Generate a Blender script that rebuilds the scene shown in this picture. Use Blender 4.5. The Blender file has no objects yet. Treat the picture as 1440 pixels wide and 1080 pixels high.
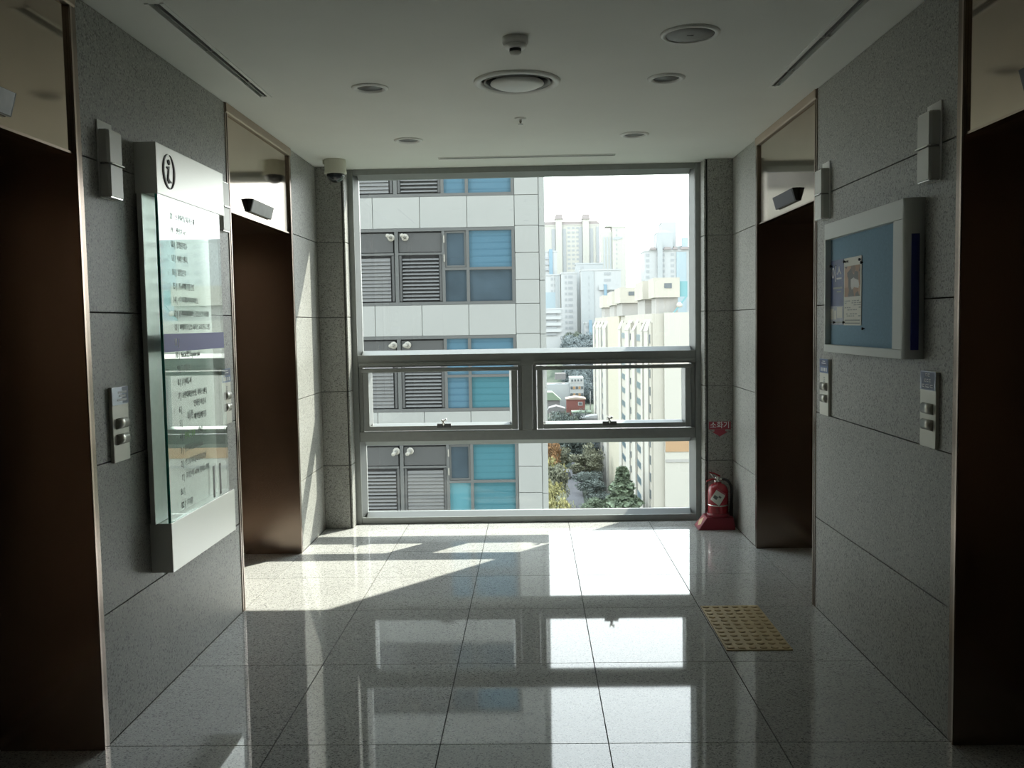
import bpy, bmesh, math, random
from mathutils import Matrix, Vector
random.seed(7)
PI = math.pi
C = bpy.context.scene.collection
S = bpy.context.scene

# ------------------------------------------------------------------ camera
F, PITCH, ROLL, YAW = 1278.8343, .0668, .017, .0233
CAM = Vector((1.5513, 0.0, 1.4967))
_cy, _sy, _cp, _sp, _cr, _sr = math.cos(YAW), math.sin(YAW), math.cos(PITCH), math.sin(PITCH), math.cos(ROLL), math.sin(ROLL)
def _w(u, w, f):
    yf = _cp * f + _sp * w; z = -_sp * f + _cp * w
    return Vector((_cy * u - _sy * yf, _sy * u + _cy * yf, z))
AX_R, AX_U, AX_F = _w(_cr, -_sr, 0), _w(_sr, _cr, 0), _w(0, 0, 1)
def at(px, py, Y):
    """point of the far city at real distance Y seen at photo coordinate px, py"""
    d = AX_F + AX_R * ((px - 720) / F) + AX_U * ((540 - py) / F)
    return CAM + d * (Y / d.y)
cd = bpy.data.cameras.new('camera'); cd.sensor_width = 36; cd.sensor_fit = 'HORIZONTAL'
cd.lens = F / 1440 * 36; cd.clip_start = .05; cd.clip_end = 3000
co = bpy.data.objects.new('camera', cd); C.objects.link(co)
co.matrix_world = Matrix(((AX_R.x, AX_U.x, -AX_F.x, CAM.x), (AX_R.y, AX_U.y, -AX_F.y, CAM.y), (AX_R.z, AX_U.z, -AX_F.z, CAM.z), (0, 0, 0, 1)))
S.camera = co

# ------------------------------------------------------------------ sky, sun, exposure
SKY, SUN = 2.95, 6.0
wd = bpy.data.worlds.new('World'); S.world = wd; wd.use_nodes = True
nt = wd.node_tree; bg = nt.nodes['Background']
tc = nt.nodes.new('ShaderNodeTexCoord'); sx = nt.nodes.new('ShaderNodeSeparateXYZ'); nt.links.new(tc.outputs['Generated'], sx.inputs[0])
rp = nt.nodes.new('ShaderNodeValToRGB'); nt.links.new(sx.outputs['Z'], rp.inputs[0])
rp.color_ramp.elements[0].position = 0; rp.color_ramp.elements[0].color = (1, 1, .985, 1)
rp.color_ramp.elements[1].position = .9; rp.color_ramp.elements[1].color = (.80, .90, 1, 1)
nt.links.new(rp.outputs[0], bg.inputs[0]); bg.inputs[1].default_value = SKY
sl = bpy.data.lights.new('sun', 'SUN'); sl.energy = SUN; sl.angle = math.radians(.6); sl.color = (1, .95, .84)
so = bpy.data.objects.new('sun', sl); C.objects.link(so)
so.rotation_euler = Vector((.86, 1, 1.2)).to_track_quat('Z', 'Y').to_euler(); so.location = (20, 30, 40)
S.view_settings.view_transform = 'Standard'; S.view_settings.look = 'None'
S.view_settings.gamma = 1; S.view_settings.use_curve_mapping = False; S.view_settings.exposure = 1.0
S.cycles.max_bounces = 14; S.cycles.diffuse_bounces = 7; S.cycles.glossy_bounces = 6; S.cycles.transparent_max_bounces = 24
S.cycles.use_denoising = True; S.cycles.sample_clamp_indirect = 16

# ------------------------------------------------------------------ materials
def srgb(r, g, b):
    return tuple(((c / 255 + .055) / 1.055) ** 2.4 if c > 10 else c / 255 / 12.92 for c in (r, g, b))
DARK = 1.0
def mat(name, col, rough=.6, metal=0., var=0., scale=8., bump=0., spec=.5):
    col = tuple(c * DARK for c in col)
    m = bpy.data.materials.new(name); m.use_nodes = True; t = m.node_tree; p = t.nodes['Principled BSDF']
    p.inputs['Roughness'].default_value = rough; p.inputs['Metallic'].default_value = metal; p.inputs['Specular IOR Level'].default_value = spec
    p.inputs['Base Color'].default_value = (*col, 1)
    if var or bump:
        g = t.nodes.new('ShaderNodeNewGeometry'); n = t.nodes.new('ShaderNodeTexNoise'); n.inputs['Scale'].default_value = scale; n.inputs['Detail'].default_value = 3
        t.links.new(g.outputs['Position'], n.inputs['Vector'])
        r = t.nodes.new('ShaderNodeValToRGB'); t.links.new(n.outputs[0], r.inputs[0])
        r.color_ramp.elements[0].position = .3; r.color_ramp.elements[1].position = .7
        r.color_ramp.elements[0].color = (*[c * (1 - var) for c in col], 1); r.color_ramp.elements[1].color = (*[min(1, c * (1 + var)) for c in col], 1)
        t.links.new(r.outputs[0], p.inputs['Base Color'])
        if bump:
            b = t.nodes.new('ShaderNodeBump'); b.inputs['Strength'].default_value = bump; b.inputs['Distance'].default_value = .002
            t.links.new(n.outputs[0], b.inputs['Height']); t.links.new(b.outputs[0], p.inputs['Normal'])
    return m
def granite(name, lo, mid, hi, rough, sc=150, spec=.5, bump=0.):
    m = bpy.data.materials.new(name); m.use_nodes = True; t = m.node_tree; p = t.nodes['Principled BSDF']
    p.inputs['Roughness'].default_value = rough; p.inputs['Specular IOR Level'].default_value = spec
    g = t.nodes.new('ShaderNodeNewGeometry'); oi = t.nodes.new('ShaderNodeObjectInfo')
    mu = t.nodes.new('ShaderNodeMath'); mu.operation = 'MULTIPLY'; mu.inputs[1].default_value = 37.; t.links.new(oi.outputs['Random'], mu.inputs[0])
    ad = t.nodes.new('ShaderNodeVectorMath'); ad.operation = 'ADD'; t.links.new(g.outputs['Position'], ad.inputs[0]); t.links.new(mu.outputs[0], ad.inputs[1])
    n1 = t.nodes.new('ShaderNodeTexNoise'); n1.inputs['Scale'].default_value = sc; n1.inputs['Detail'].default_value = 2; t.links.new(ad.outputs[0], n1.inputs['Vector'])
    v1 = t.nodes.new('ShaderNodeTexVoronoi'); v1.inputs['Scale'].default_value = sc * .85; t.links.new(ad.outputs[0], v1.inputs['Vector'])
    r1 = t.nodes.new('ShaderNodeValToRGB'); t.links.new(n1.outputs[0], r1.inputs[0])
    e = r1.color_ramp.elements; e[0].position = .30; e[0].color = (*lo, 1); e[1].position = .72; e[1].color = (*hi, 1)
    k = e.new(.42); k.color = (*mid, 1); k = e.new(.6); k.color = (*mid, 1)
    sep = t.nodes.new('ShaderNodeSeparateColor'); t.links.new(v1.outputs['Color'], sep.inputs[0])
    r2 = t.nodes.new('ShaderNodeValToRGB'); t.links.new(sep.outputs[0], r2.inputs[0]); r2.color_ramp.interpolation = 'CONSTANT'
    f = r2.color_ramp.elements; f[0].position = 0; f[0].color = (.45, .45, .45, 1); f[1].position = .13; f[1].color = (1, 1, 1, 1)
    q = f.new(.88); q.color = (1.25, 1.25, 1.22, 1)
    mx = t.nodes.new('ShaderNodeMix'); mx.data_type = 'RGBA'; mx.blend_type = 'MULTIPLY'; mx.inputs[0].default_value = .8
    t.links.new(r1.outputs[0], mx.inputs[6]); t.links.new(r2.outputs[0], mx.inputs[7])
    n3 = t.nodes.new('ShaderNodeTexNoise'); n3.inputs['Scale'].default_value = 3; t.links.new(ad.outputs[0], n3.inputs['Vector'])
    r3 = t.nodes.new('ShaderNodeMapRange'); r3.inputs[3].default_value = .9; r3.inputs[4].default_value = 1.1; t.links.new(n3.outputs[0], r3.inputs[0])
    sc_ = t.nodes.new('ShaderNodeVectorMath'); sc_.operation = 'SCALE'; t.links.new(mx.outputs[2], sc_.inputs[0]); t.links.new(r3.outputs[0], sc_.inputs['Scale'])
    t.links.new(sc_.outputs[0], p.inputs['Base Color'])
    if bump:
        b = t.nodes.new('ShaderNodeBump'); b.inputs['Strength'].default_value = bump; b.inputs['Distance'].default_value = .001
        t.links.new(n1.outputs[0], b.inputs['Height']); t.links.new(b.outputs[0], p.inputs['Normal'])
    return m
def glass(name, tint=(.96, .985, .97), f0=.04, rough=0.):
    """thin clear sheet: Schlick reflection over straight transmission, the same for every ray"""
    m = bpy.data.materials.new(name); m.use_nodes = True; t = m.node_tree; t.nodes.remove(t.nodes['Principled BSDF'])
    lw = t.nodes.new('ShaderNodeLayerWeight'); lw.inputs[0].default_value = .5
    pw = t.nodes.new('ShaderNodeMath'); pw.operation = 'POWER'; pw.inputs[1].default_value = 5; t.links.new(lw.outputs['Facing'], pw.inputs[0])
    ma = t.nodes.new('ShaderNodeMath'); ma.operation = 'MULTIPLY_ADD'; ma.inputs[1].default_value = 1 - f0; ma.inputs[2].default_value = f0; t.links.new(pw.outputs[0], ma.inputs[0])
    tr = t.nodes.new('ShaderNodeBsdfTransparent'); tr.inputs[0].default_value = (*tint, 1)
    gl = t.nodes.new('ShaderNodeBsdfGlossy'); gl.inputs['Roughness'].default_value = rough
    mi = t.nodes.new('ShaderNodeMixShader'); t.links.new(ma.outputs[0], mi.inputs[0]); t.links.new(tr.outputs[0], mi.inputs[1]); t.links.new(gl.outputs[0], mi.inputs[2])
    t.links.new(mi.outputs[0], t.nodes['Material Output'].inputs[0])
    return m

M = {}
M['wall'] = granite('honed_granite', (.16, .16, .146), (.34, .34, .316), (.54, .54, .505), .42, 180, .45, .15)
M['floor'] = granite('polished_granite', (.20, .20, .194), (.49, .49, .473), (.72, .72, .70), .035, 215, .68)
M['joint'] = mat('dark_joint', (.06, .06, .055), .9)
M['ceil'] = mat('ceiling_paint', (.86, .86, .81), .85, var=.02, scale=2)
M['bronze'] = mat('bronze_steel', (.50, .42, .335), .08, 1, var=.03, scale=5)
M['bronze_edge'] = mat('bronze_edge', (.46, .37, .31), .25, 1)
M['bronze_dark'] = mat('bronze_jamb', (.25, .2, .165), .22, 1, var=.06, scale=4)  # same bronze as the header, coloured darker for the dark room it reflects
M['bronze_trim'] = mat('bronze_trim', (.42, .34, .27), .5, .9)
M['door'] = mat('door_steel', (.34, .26, .20), .22, 1)
M['frame'] = mat('grey_aluminium', (.31, .325, .315), .42, .35, var=.04, scale=30)
M['bead'] = mat('pale_aluminium', (.33, .345, .345), .4, .3)
M['alu'] = mat('brushed_aluminium', (.62, .63, .61), .33, .75, var=.04, scale=40)
M['sign'] = mat('silver_paint', (.74, .74, .70), .38, .7)
M['glass'] = glass('window_glass', (.95, .975, .965))
M['sglass'] = glass('sign_glass', (.88, .95, .92), .24)
M['gedge'] = mat('green_glass_edge', (.02, .30, .23), .12)
M['shade'] = mat('grey_lamp_shade', (.62, .62, .58), .4, .2)
M['white'] = mat('white_plastic', (.85, .85, .81), .4)
M['cream'] = mat('cream_plastic', (.66, .65, .54), .45)
M['black'] = mat('black_plastic', (.02, .02, .022), .35)
M['smoke'] = mat('smoked_dome', (.02, .025, .03), .05, spec=.7)
M['dgrey'] = mat('dark_grey', (.10, .10, .10), .5)
M['mgrey'] = mat('mid_grey', (.28, .28, .27), .5)
M['reflector'] = mat('lamp_reflector', (.13, .13, .125), .4, .5)
M['chrome'] = mat('chrome', (.70, .69, .66), .15, 1)
M['panel'] = mat('pale_steel_panel', (.66, .65, .58), .38, .3)
M['button'] = mat('steel_button', (.42, .41, .37), .3, .9, var=.12, scale=90)
M['navy'] = mat('navy_sticker', (.055, .075, .17), .3, var=.1, scale=60)
M['bluest'] = mat('blue_sticker', (.10, .17, .36), .3)
M['silver_st'] = mat('silver_sticker', (.50, .53, .62), .25, .5)
M['ink'] = mat('dark_ink', (.11, .115, .11), .6)
M['inkg'] = mat('grey_ink', (.36, .38, .36), .6)
M['inkgreen'] = mat('green_ink', (.25, .48, .16), .6)
M['inkw'] = mat('white_ink', (.85, .86, .88), .5)
M['violet'] = mat('violet_band', (.15, .16, .46), .45, spec=.25)
M['felt'] = mat('blue_felt', (.27, .42, .55), .95, var=.06, scale=120)
M['board'] = mat('board_frame', (.62, .64, .61), .4, .05)
M['bside'] = mat('board_blue_edge', (.035, .05, .26), .4)
M['paper'] = mat('paper', (.78, .77, .70), .6)
M['pblue'] = mat('poster_blue', (.08, .11, .26), .4, var=.2, scale=14)
M['pgrey'] = mat('poster_pale', (.42, .45, .52), .4, var=.15, scale=30)
M['red'] = mat('red_enamel', (.30, .018, .028), .25, var=.04, scale=20)
M['redp'] = mat('red_plastic', (.22, .016, .03), .42)
M['redsign'] = mat('red_sign', (.36, .05, .075), .5)
M['hose'] = mat('black_rubber', (.015, .015, .017), .5)
M['label'] = mat('label_paper', (.62, .62, .56), .6)
M['yellowlab'] = mat('yellow_label', (.72, .55, .30), .6)
M['tactile'] = mat('ochre_tile', (.47, .36, .19), .6, var=.08, scale=25)
def photo_mat():
    m = bpy.data.materials.new('printed_photo'); m.use_nodes = True; t = m.node_tree; p = t.nodes['Principled BSDF']; p.inputs['Roughness'].default_value = .5
    g = t.nodes.new('ShaderNodeNewGeometry'); v = t.nodes.new('ShaderNodeTexVoronoi'); v.inputs['Scale'].default_value = 22; t.links.new(g.outputs['Position'], v.inputs['Vector'])
    s = t.nodes.new('ShaderNodeSeparateColor'); t.links.new(v.outputs['Color'], s.inputs[0])
    r = t.nodes.new('ShaderNodeValToRGB'); r.color_ramp.interpolation = 'CONSTANT'; t.links.new(s.outputs[0], r.inputs[0])
    e = r.color_ramp.elements; e[0].color = (.10, .085, .07, 1); e[1].position = .35; e[1].color = (.36, .19, .09, 1)
    for q, c in ((.55, (.20, .12, .07, 1)), (.72, (.50, .30, .18, 1)), (.88, (.6, .58, .55, 1))): k = e.new(q); k.color = c
    t.links.new(r.outputs[0], p.inputs['Base Color']); return m
M['photo'] = photo_mat()
# outside
DARK = .80
M['clad'] = mat('white_cladding', (.405, .415, .405), .5, var=.02, scale=.7)
M['cladj'] = mat('cladding_joint', (.20, .21, .20), .8)
M['offr'] = mat('office_frame', (.15, .155, .155), .5, .1)
M['louv'] = mat('louvre_grey', (.205, .208, .21), .5, .1)
M['louvd'] = mat('louvre_dark', (.03, .03, .033), .7)
M['opanel'] = mat('office_dark_panel', (.10, .102, .104), .5)
M['pane_d'] = mat('office_glass_dark', (.058, .088, .115), .12, var=.25, scale=.9)
M['pane_t'] = mat('office_glass_teal', (.10, .29, .35), .2)
M['oasphalt'] = mat('asphalt', (.105, .105, .115), .9, var=.08, scale=.2)
def striped(name, col, dark, sc):
    m = bpy.data.materials.new(name); m.use_nodes = True; t = m.node_tree; p = t.nodes['Principled BSDF']; p.inputs['Roughness'].default_value = .15
    g = t.nodes.new('ShaderNodeNewGeometry'); s = t.nodes.new('ShaderNodeSeparateXYZ'); t.links.new(g.outputs['Position'], s.inputs[0])
    a = t.nodes.new('ShaderNodeMath'); a.operation = 'MULTIPLY'; a.inputs[1].default_value = sc; t.links.new(s.outputs['Z'], a.inputs[0])
    b = t.nodes.new('ShaderNodeMath'); b.operation = 'FRACT'; t.links.new(a.outputs[0], b.inputs[0])
    n = t.nodes.new('ShaderNodeTexNoise'); n.inputs['Scale'].default_value = .8; t.links.new(g.outputs['Position'], n.inputs['Vector'])
    c = t.nodes.new('ShaderNodeMath'); c.operation = 'MULTIPLY_ADD'; c.inputs[1].default_value = .5; t.links.new(n.outputs[0], c.inputs[0]); t.links.new(b.outputs[0], c.inputs[2])
    r = t.nodes.new('ShaderNodeValToRGB'); t.links.new(c.outputs[0], r.inputs[0])
    col, dark = [c * DARK for c in col], [c * DARK for c in dark]
    e = r.color_ramp.elements; e[0].position = .25; e[0].color = (*dark, 1); e[1].position = .55; e[1].color = (*col, 1)
    t.links.new(r.outputs[0], p.inputs['Base Color']); return m
M['pane_b'] = striped('office_glass_blinds', (.095, .20, .28), (.065, .15, .22), 4.6)
M['pane_g'] = striped('office_glass_teal_blinds', (.065, .20, .25), (.045, .16, .20), 4.6)
M['beige'] = mat('beige_render', (.385, .365, .315), .9, var=.03, scale=.3)
M['yell'] = mat('yellow_render', (.41, .385, .30), .9)
M['bwhite'] = mat('white_render', (.42, .405, .36), .9)
M['orange'] = mat('orange_band', (.34, .22, .125), .9)
M['gband'] = mat('grey_band', (.32, .31, .29), .9)
M['bwin'] = mat('far_window', (.085, .10, .11), .4)  # window colour lifted a little to stand in for haze
M['bwin2'] = mat('far_window_blue', (.085, .13, .16), .3)
M['teal'] = mat('teal_paint', (.14, .29, .31), .7)
M['tw'] = mat('far_white', (.40, .41, .41), .9)
M['tyel'] = mat('far_cream', (.41, .405, .37), .9)
M['tgrey'] = mat('far_grey', (.345, .365, .37), .9)
M['tblue'] = mat('far_blue', (.20, .29, .35), .9)
M['tlblue'] = mat('far_light_blue', (.30, .365, .395), .9)  # blue paled, distance haze put into the colour
M['twin'] = mat('far_glazing', (.285, .30, .31), .5)  # glazing paled, distance haze put into the colour
M['troof'] = mat('far_roof', (.28, .25, .245), .9)
M['brick'] = mat('far_red_brick', (.19, .075, .065), .9)
M['rooftop'] = mat('pink_roof', (.33, .27, .225), .9)
M['groof'] = mat('green_roof', (.19, .25, .18), .9)
M['gryroof'] = mat('grey_roof', (.17, .165, .165), .9)
M['ground'] = mat('hill_ground', (.06, .08, .055), 1, var=.2, scale=.05)
M['bark'] = mat('bark', (.12, .10, .08), .95)
def leafm(n, c): return mat(n, c, .9, var=.5, scale=1.6)  # leaf colours are paled and greyed, with the haze painted in
M['lyel'] = leafm('yellow_leaves', (.27, .25, .10)); M['lgrn'] = leafm('green_leaves', (.14, .18, .115)); M['ldark'] = leafm('dark_leaves', (.125, .15, .135))
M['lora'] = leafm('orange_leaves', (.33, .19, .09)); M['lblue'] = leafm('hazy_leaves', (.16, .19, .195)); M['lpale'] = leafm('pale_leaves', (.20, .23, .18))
M['lolive'] = leafm('olive_leaves', (.185, .19, .13))

# ------------------------------------------------------------------ mesh helpers
WO = {}
class MB:
    def __init__(s): s.v = []; s.f = []; s.sm = []
    def add(s, vs, fs, smooth=False):
        o = len(s.v); s.v += [tuple(v) for v in vs]; s.f += [tuple(o + i for i in f) for f in fs]; s.sm += [smooth] * len(fs); return s
    def box(s, x0, x1, y0, y1, z0, z1):
        x0, x1 = min(x0, x1), max(x0, x1); y0, y1 = min(y0, y1), max(y0, y1); z0, z1 = min(z0, z1), max(z0, z1)
        v = [(x0, y0, z0), (x1, y0, z0), (x1, y1, z0), (x0, y1, z0), (x0, y0, z1), (x1, y0, z1), (x1, y1, z1), (x0, y1, z1)]
        return s.add(v, [(0, 3, 2, 1), (4, 5, 6, 7), (0, 1, 5, 4), (1, 2, 6, 5), (2, 3, 7, 6), (3, 0, 4, 7)])
    def prism(s, poly, a0, a1, axis='z', smooth=False):
        """poly in the two other axes (x,y | y,z | x,z), extruded along axis"""
        def P(p, a): return (p[0], p[1], a) if axis == 'z' else ((a, p[0], p[1]) if axis == 'x' else (p[0], a, p[1]))
        n = len(poly); v = [P(p, a0) for p in poly] + [P(p, a1) for p in poly]
        s.add(v, [tuple(range(n - 1, -1, -1)), tuple(range(n, 2 * n))] + [(i, (i + 1) % n, n + (i + 1) % n, n + i) for i in range(n)])
        if smooth: s.sm[-n:] = [True] * n
        return s
    def lathe(s, prof, c, seg=32, axis='z', smooth=True, closed=False):
        """prof: list of (r, h) along axis from c"""
        n = len(prof); v = []
        for (r, h) in prof:
            for k in range(seg):
                a = 2 * PI * k / seg; x, y = r * math.cos(a), r * math.sin(a)
                v.append((c[0] + x, c[1] + y, c[2] + h) if axis == 'z' else ((c[0] + h, c[1] + x, c[2] + y) if axis == 'x' else (c[0] + x, c[1] + h, c[2] + y)))
        f = []
        rng = n if closed else n - 1
        for i in range(rng):
            j = (i + 1) % n
            for k in range(seg):
                l = (k + 1) % seg; f.append((i * seg + k, i * seg + l, j * seg + l, j * seg + k))
        if not closed:
            if prof[0][0] > 1e-6: f.append(tuple(range(seg - 1, -1, -1)))
            if prof[-1][0] > 1e-6: f.append(tuple(range((n - 1) * seg, n * seg)))
        return s.add(v, f, smooth)
    def tube(s, pts, r, seg=10):
        pts = [Vector(p) for p in pts]; v = []; f = []; up = Vector((.13, .31, .94)).normalized()
        for i, p in enumerate(pts):
            d = (pts[min(i + 1, len(pts) - 1)] - pts[max(i - 1, 0)]).normalized(); a = d.cross(up).normalized(); b = d.cross(a)
            rr = r[i] if isinstance(r, (list, tuple)) else r
            for k in range(seg):
                t = 2 * PI * k / seg; v.append(p + (a * math.cos(t) + b * math.sin(t)) * rr)
        for i in range(len(pts) - 1):
            for k in range(seg):
                l = (k + 1) % seg; f.append((i * seg + k, i * seg + l, (i + 1) * seg + l, (i + 1) * seg + k))
        f += [tuple(range(seg - 1, -1, -1)), tuple(range((len(pts) - 1) * seg, len(pts) * seg))]
        return s.add(v, f, True)
    def build(s, name, m, parent=None, bevel=0., kind=None, fix=True):
        o0 = WO.get(parent.name, Vector((0, 0, 0))) if parent else Vector((0, 0, 0))
        me = bpy.data.meshes.new(name); me.from_pydata([tuple(Vector(v) - o0) for v in s.v], [], s.f)
        me.polygons.foreach_set('use_smooth', s.sm)
        if fix and len(s.f) < 20000:
            bm = bmesh.new(); bm.from_mesh(me); bmesh.ops.remove_doubles(bm, verts=bm.verts, dist=1e-6)
            bmesh.ops.recalc_face_normals(bm, faces=bm.faces); bm.to_mesh(me); bm.free()
        me.materials.append(m)
        o = bpy.data.objects.new(name, me); C.objects.link(o)
        if parent: o.parent = parent
        WO[o.name] = o0.copy()
        if bevel:
            b = o.modifiers.new('edge', 'BEVEL'); b.width = bevel; b.segments = 2; b.limit_method = 'ANGLE'
        if kind: o['kind'] = kind
        return o
def tag(o, label, cat, group=None):
    o['label'] = label; o['category'] = cat
    if group: o['group'] = group
    return o
def thing(name, loc, label, cat, group=None):
    o = bpy.data.objects.new(name, None); C.objects.link(o); o.location = loc; o.empty_display_size = .05; WO[o.name] = Vector(loc)
    return tag(o, label, cat, group)
def dup(o, loc=None, rotz=0., label=None, parent=None):
    c = o.copy(); C.objects.link(c); c.parent = parent
    if loc is not None: c.location = loc; c.rotation_euler = (0, 0, rotz)
    if label: c['label'] = label
    for ch in o.children: dup(ch, parent=c)
    return c
def piece(me_src, name, loc, parent):
    """another object sharing the mesh of a like piece"""
    o = bpy.data.objects.new(name, me_src.data); C.objects.link(o); o.parent = parent; o.location = Vector(loc) - WO[parent.name]; WO[o.name] = Vector(loc); return o
FACE = {'left': (PI / 2, 0, PI / 2), 'right': (PI / 2, 0, -PI / 2), 'back': (PI / 2, 0, 0)}
def text(body, size, m, loc, face, parent, name='lettering', align='LEFT', shear=0., sx=1., depth=.0004, bold=0.):
    cu = bpy.data.curves.new('lettering', 'FONT'); cu.body = body; cu.size = size; cu.align_x = align; cu.align_y = 'CENTER'; cu.shear = shear; cu.extrude = depth; cu.offset = bold; cu.resolution_u = 3
    t = bpy.data.objects.new('lettering', cu); C.objects.link(t); dg = bpy.context.evaluated_depsgraph_get(); dg.update()
    me = bpy.data.meshes.new_from_object(t.evaluated_get(dg)); bpy.data.objects.remove(t)
    from mathutils import Euler
    R = Euler(FACE[face]).to_matrix().to_4x4() @ Matrix.Diagonal((sx, 1, 1, 1)); me.transform(R)
    me.materials.clear(); me.materials.append(m); me.name = name
    o = bpy.data.objects.new(name, me); C.objects.link(o); o.parent = parent; o.location = Vector(loc) - WO[parent.name]; WO[o.name] = Vector(loc); return o
def structure(o): o['kind'] = 'structure'; return o

# ------------------------------------------------------------------ room numbers
XL, XR, HC = 0.0, 3.0, 2.6455
ROWS = [6.7607, 5.9161, 5.3097, 4.6858, 3.9175, 3.1485, 2.3795, 1.6105, .8415, .0725, -.6965, -1.4655, -2.2345]
WZ = [0.0, .472, 1.017, 1.560, 2.103, HC]           # wall panel joints
PY, WY = 6.617, 6.7607                              # pier face, window frame face
ELEV = [(4.6858, 5.926), (1.9, 3.1485)]             # lift openings along Y
REC = .43                                           # depth of the lift recess
YB = -2.2345
HDR = 2.097

# ------------------------------------------------------------------ floor
floor = structure(MB().box(-.75, 3.75, YB - .2, 6.9, -.30, -.010).build('floor', M['joint']))
G = .0021
def tiles(x0, x1, y0, y1, cache={}):
    key = (round(x1 - x0, 3), round(y1 - y0, 3)); cx, cyy = (x0 + x1) / 2, (y0 + y1) / 2; w, d = (x1 - x0) / 2 - G, (y1 - y0) / 2 - G
    if key not in cache:
        o = MB().box(-w, w, -d, d, -.012, 0).build('floor_tile', M['floor']); o.parent = floor; o.location = (cx, cyy, 0); WO[o.name] = Vector((cx, cyy, 0)); cache[key] = o
    else: piece(cache[key], 'floor_tile', (cx, cyy, 0), floor)
for i in range(len(ROWS) - 1):
    for k in range(5): tiles(.6 * k, .6 * k + .6, ROWS[i + 1], ROWS[i])
for (y0, y1) in ELEV:
    cuts = [y for y in ROWS if y0 + .03 < y < y1 - .03]; e = sorted([y0, y1] + cuts)
    for a, b in zip(e[:-1], e[1:]):
        tiles(-REC, 0, a, b); tiles(3.0, 3.0 + REC, a, b)

# ------------------------------------------------------------------ ceiling with openings for its fittings
DL = [(.783, 4.475), (.797, 5.742), (2.206, 4.420), (2.200, 5.717)]
cut = MB()
for (x, y) in DL: cut.lathe([(.064, 0), (.064, .12)], (x, y, HC - .02), 32, smooth=False)
cut.lathe([(.19, 0), (.19, .12)], (1.497, 4.42, HC - .02), 48, smooth=False)
SLOTS = [('y', .212, .255, 3.275, 4.59), ('y', 2.748, 2.791, 3.275, 4.615), ('x', .93, 2.13, 6.362, 6.402)]
for (_, a, b, c_, d_) in SLOTS: cut.box(a, b, c_, d_, HC - .02, HC + .09)
ceil = MB().box(-.75, 3.75, YB - .2, 6.9, HC, HC + .25).build('ceiling', M['ceil'])
cutter = cut.build('ceiling_cut', M['ceil'])
bo = ceil.modifiers.new('cut', 'BOOLEAN'); bo.object = cutter; bo.solver = 'EXACT'
dg = bpy.context.evaluated_depsgraph_get(); dg.update()
me = bpy.data.meshes.new_from_object(ceil.evaluated_get(dg)); ceil.modifiers.clear(); ceil.data = me
bpy.data.objects.remove(cutter); structure(ceil)
for p in ceil.data.polygons: p.use_smooth = False

# ------------------------------------------------------------------ side walls: plan outline with the lift recesses, stone panels hung on it
def side_wall(name, sgn):
    X = lambda v: v if sgn < 0 else 3.0 - v          # v: distance from the left wall plane (negative = into the wall)
    t, e = -.022, -.75
    P = [(t, 6.63)]
    for (y0, y1) in ELEV: P += [(t, y1 + .012), (-REC - .06, y1 + .012), (-REC - .06, y0 - .012), (t, y0 - .012)]
    P += [(t, YB), (e, YB), (e, 6.63)]
    w = structure(MB().prism([(X(a), b) for a, b in P], 0, HC, 'z').build(name, M['joint']))
    cache = {}
    for (y0, y1) in ((5.926, PY), (3.1485, 4.6858), (-.2, 1.9), (YB, -.2)):
        for a, b in zip(WZ[:-1], WZ[1:]):
            k = (round(y1 - y0, 3), round(b - a, 3)); loc = (X(-.012), (y0 + y1) / 2, (a + b) / 2)
            if k not in cache:
                g = .0022; hx, hy, hz = .012, (y1 - y0) / 2 - .001, (b - a) / 2 - g
                o = MB().box(-hx, hx, -hy, hy, -hz, hz).build('granite_panel', M['wall'], bevel=.0012); o.parent = w; o.location = loc; WO[o.name] = Vector(loc); cache[k] = o
            else:
                o = piece(cache[k], 'granite_panel', loc, w); bv = o.modifiers.new('edge', 'BEVEL'); bv.width = .0012; bv.limit_method = 'ANGLE'
    return w
side_wall('wall_left', -1); side_wall('wall_right', 1)
wf = structure(MB().box(-.75, 3.75, YB - .2, YB - .024, 0, HC).build('wall_front', M['joint']))
for i in range(3):
    for a, b in zip(WZ[:-1], WZ[1:]): MB().box(i + .001, i + .999, YB - .024, YB, a + .0022, b - .0022).build('granite_panel', M['wall'], wf)

# window wall: one outer wall of the tower with the opening, stone piers inside
def wall_with_hole(name, m, x0, x1, z0, z1, hx0, hx1, hz0, hz1, y0, y1):
    b = MB(); xs = [x0, hx0, hx1, x1]; zs = [z0, hz0, hz1, z1]
    V = [(x, y, z) for y in (y0, y1) for z in zs for x in xs]; I = lambda k, j, i: k * 16 + j * 4 + i; f = []
    for j in range(3):
        for i in range(3):
            if i == 1 and j == 1: continue
            f += [(I(0, j, i), I(0, j, i + 1), I(0, j + 1, i + 1), I(0, j + 1, i)), (I(1, j, i), I(1, j + 1, i), I(1, j + 1, i + 1), I(1, j, i + 1))]
    for i in range(3):
        f += [(I(0, 0, i), I(1, 0, i), I(1, 0, i + 1), I(0, 0, i + 1)), (I(0, 3, i), I(0, 3, i + 1), I(1, 3, i + 1), I(1, 3, i))]
        f += [(I(0, i, 0), I(0, i + 1, 0), I(1, i + 1, 0), I(1, i, 0)), (I(0, i, 3), I(1, i, 3), I(1, i + 1, 3), I(0, i + 1, 3))]
    f += [(I(0, 1, 1), I(0, 1, 2), I(1, 1, 2), I(1, 1, 1)), (I(0, 2, 1), I(1, 2, 1), I(1, 2, 2), I(0, 2, 2)),
          (I(0, 1, 1), I(1, 1, 1), I(1, 2, 1), I(0, 2, 1)), (I(0, 1, 2), I(0, 2, 2), I(1, 2, 2), I(1, 1, 2))]
    b.add(V, f); return structure(b.build(name, m))
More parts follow.
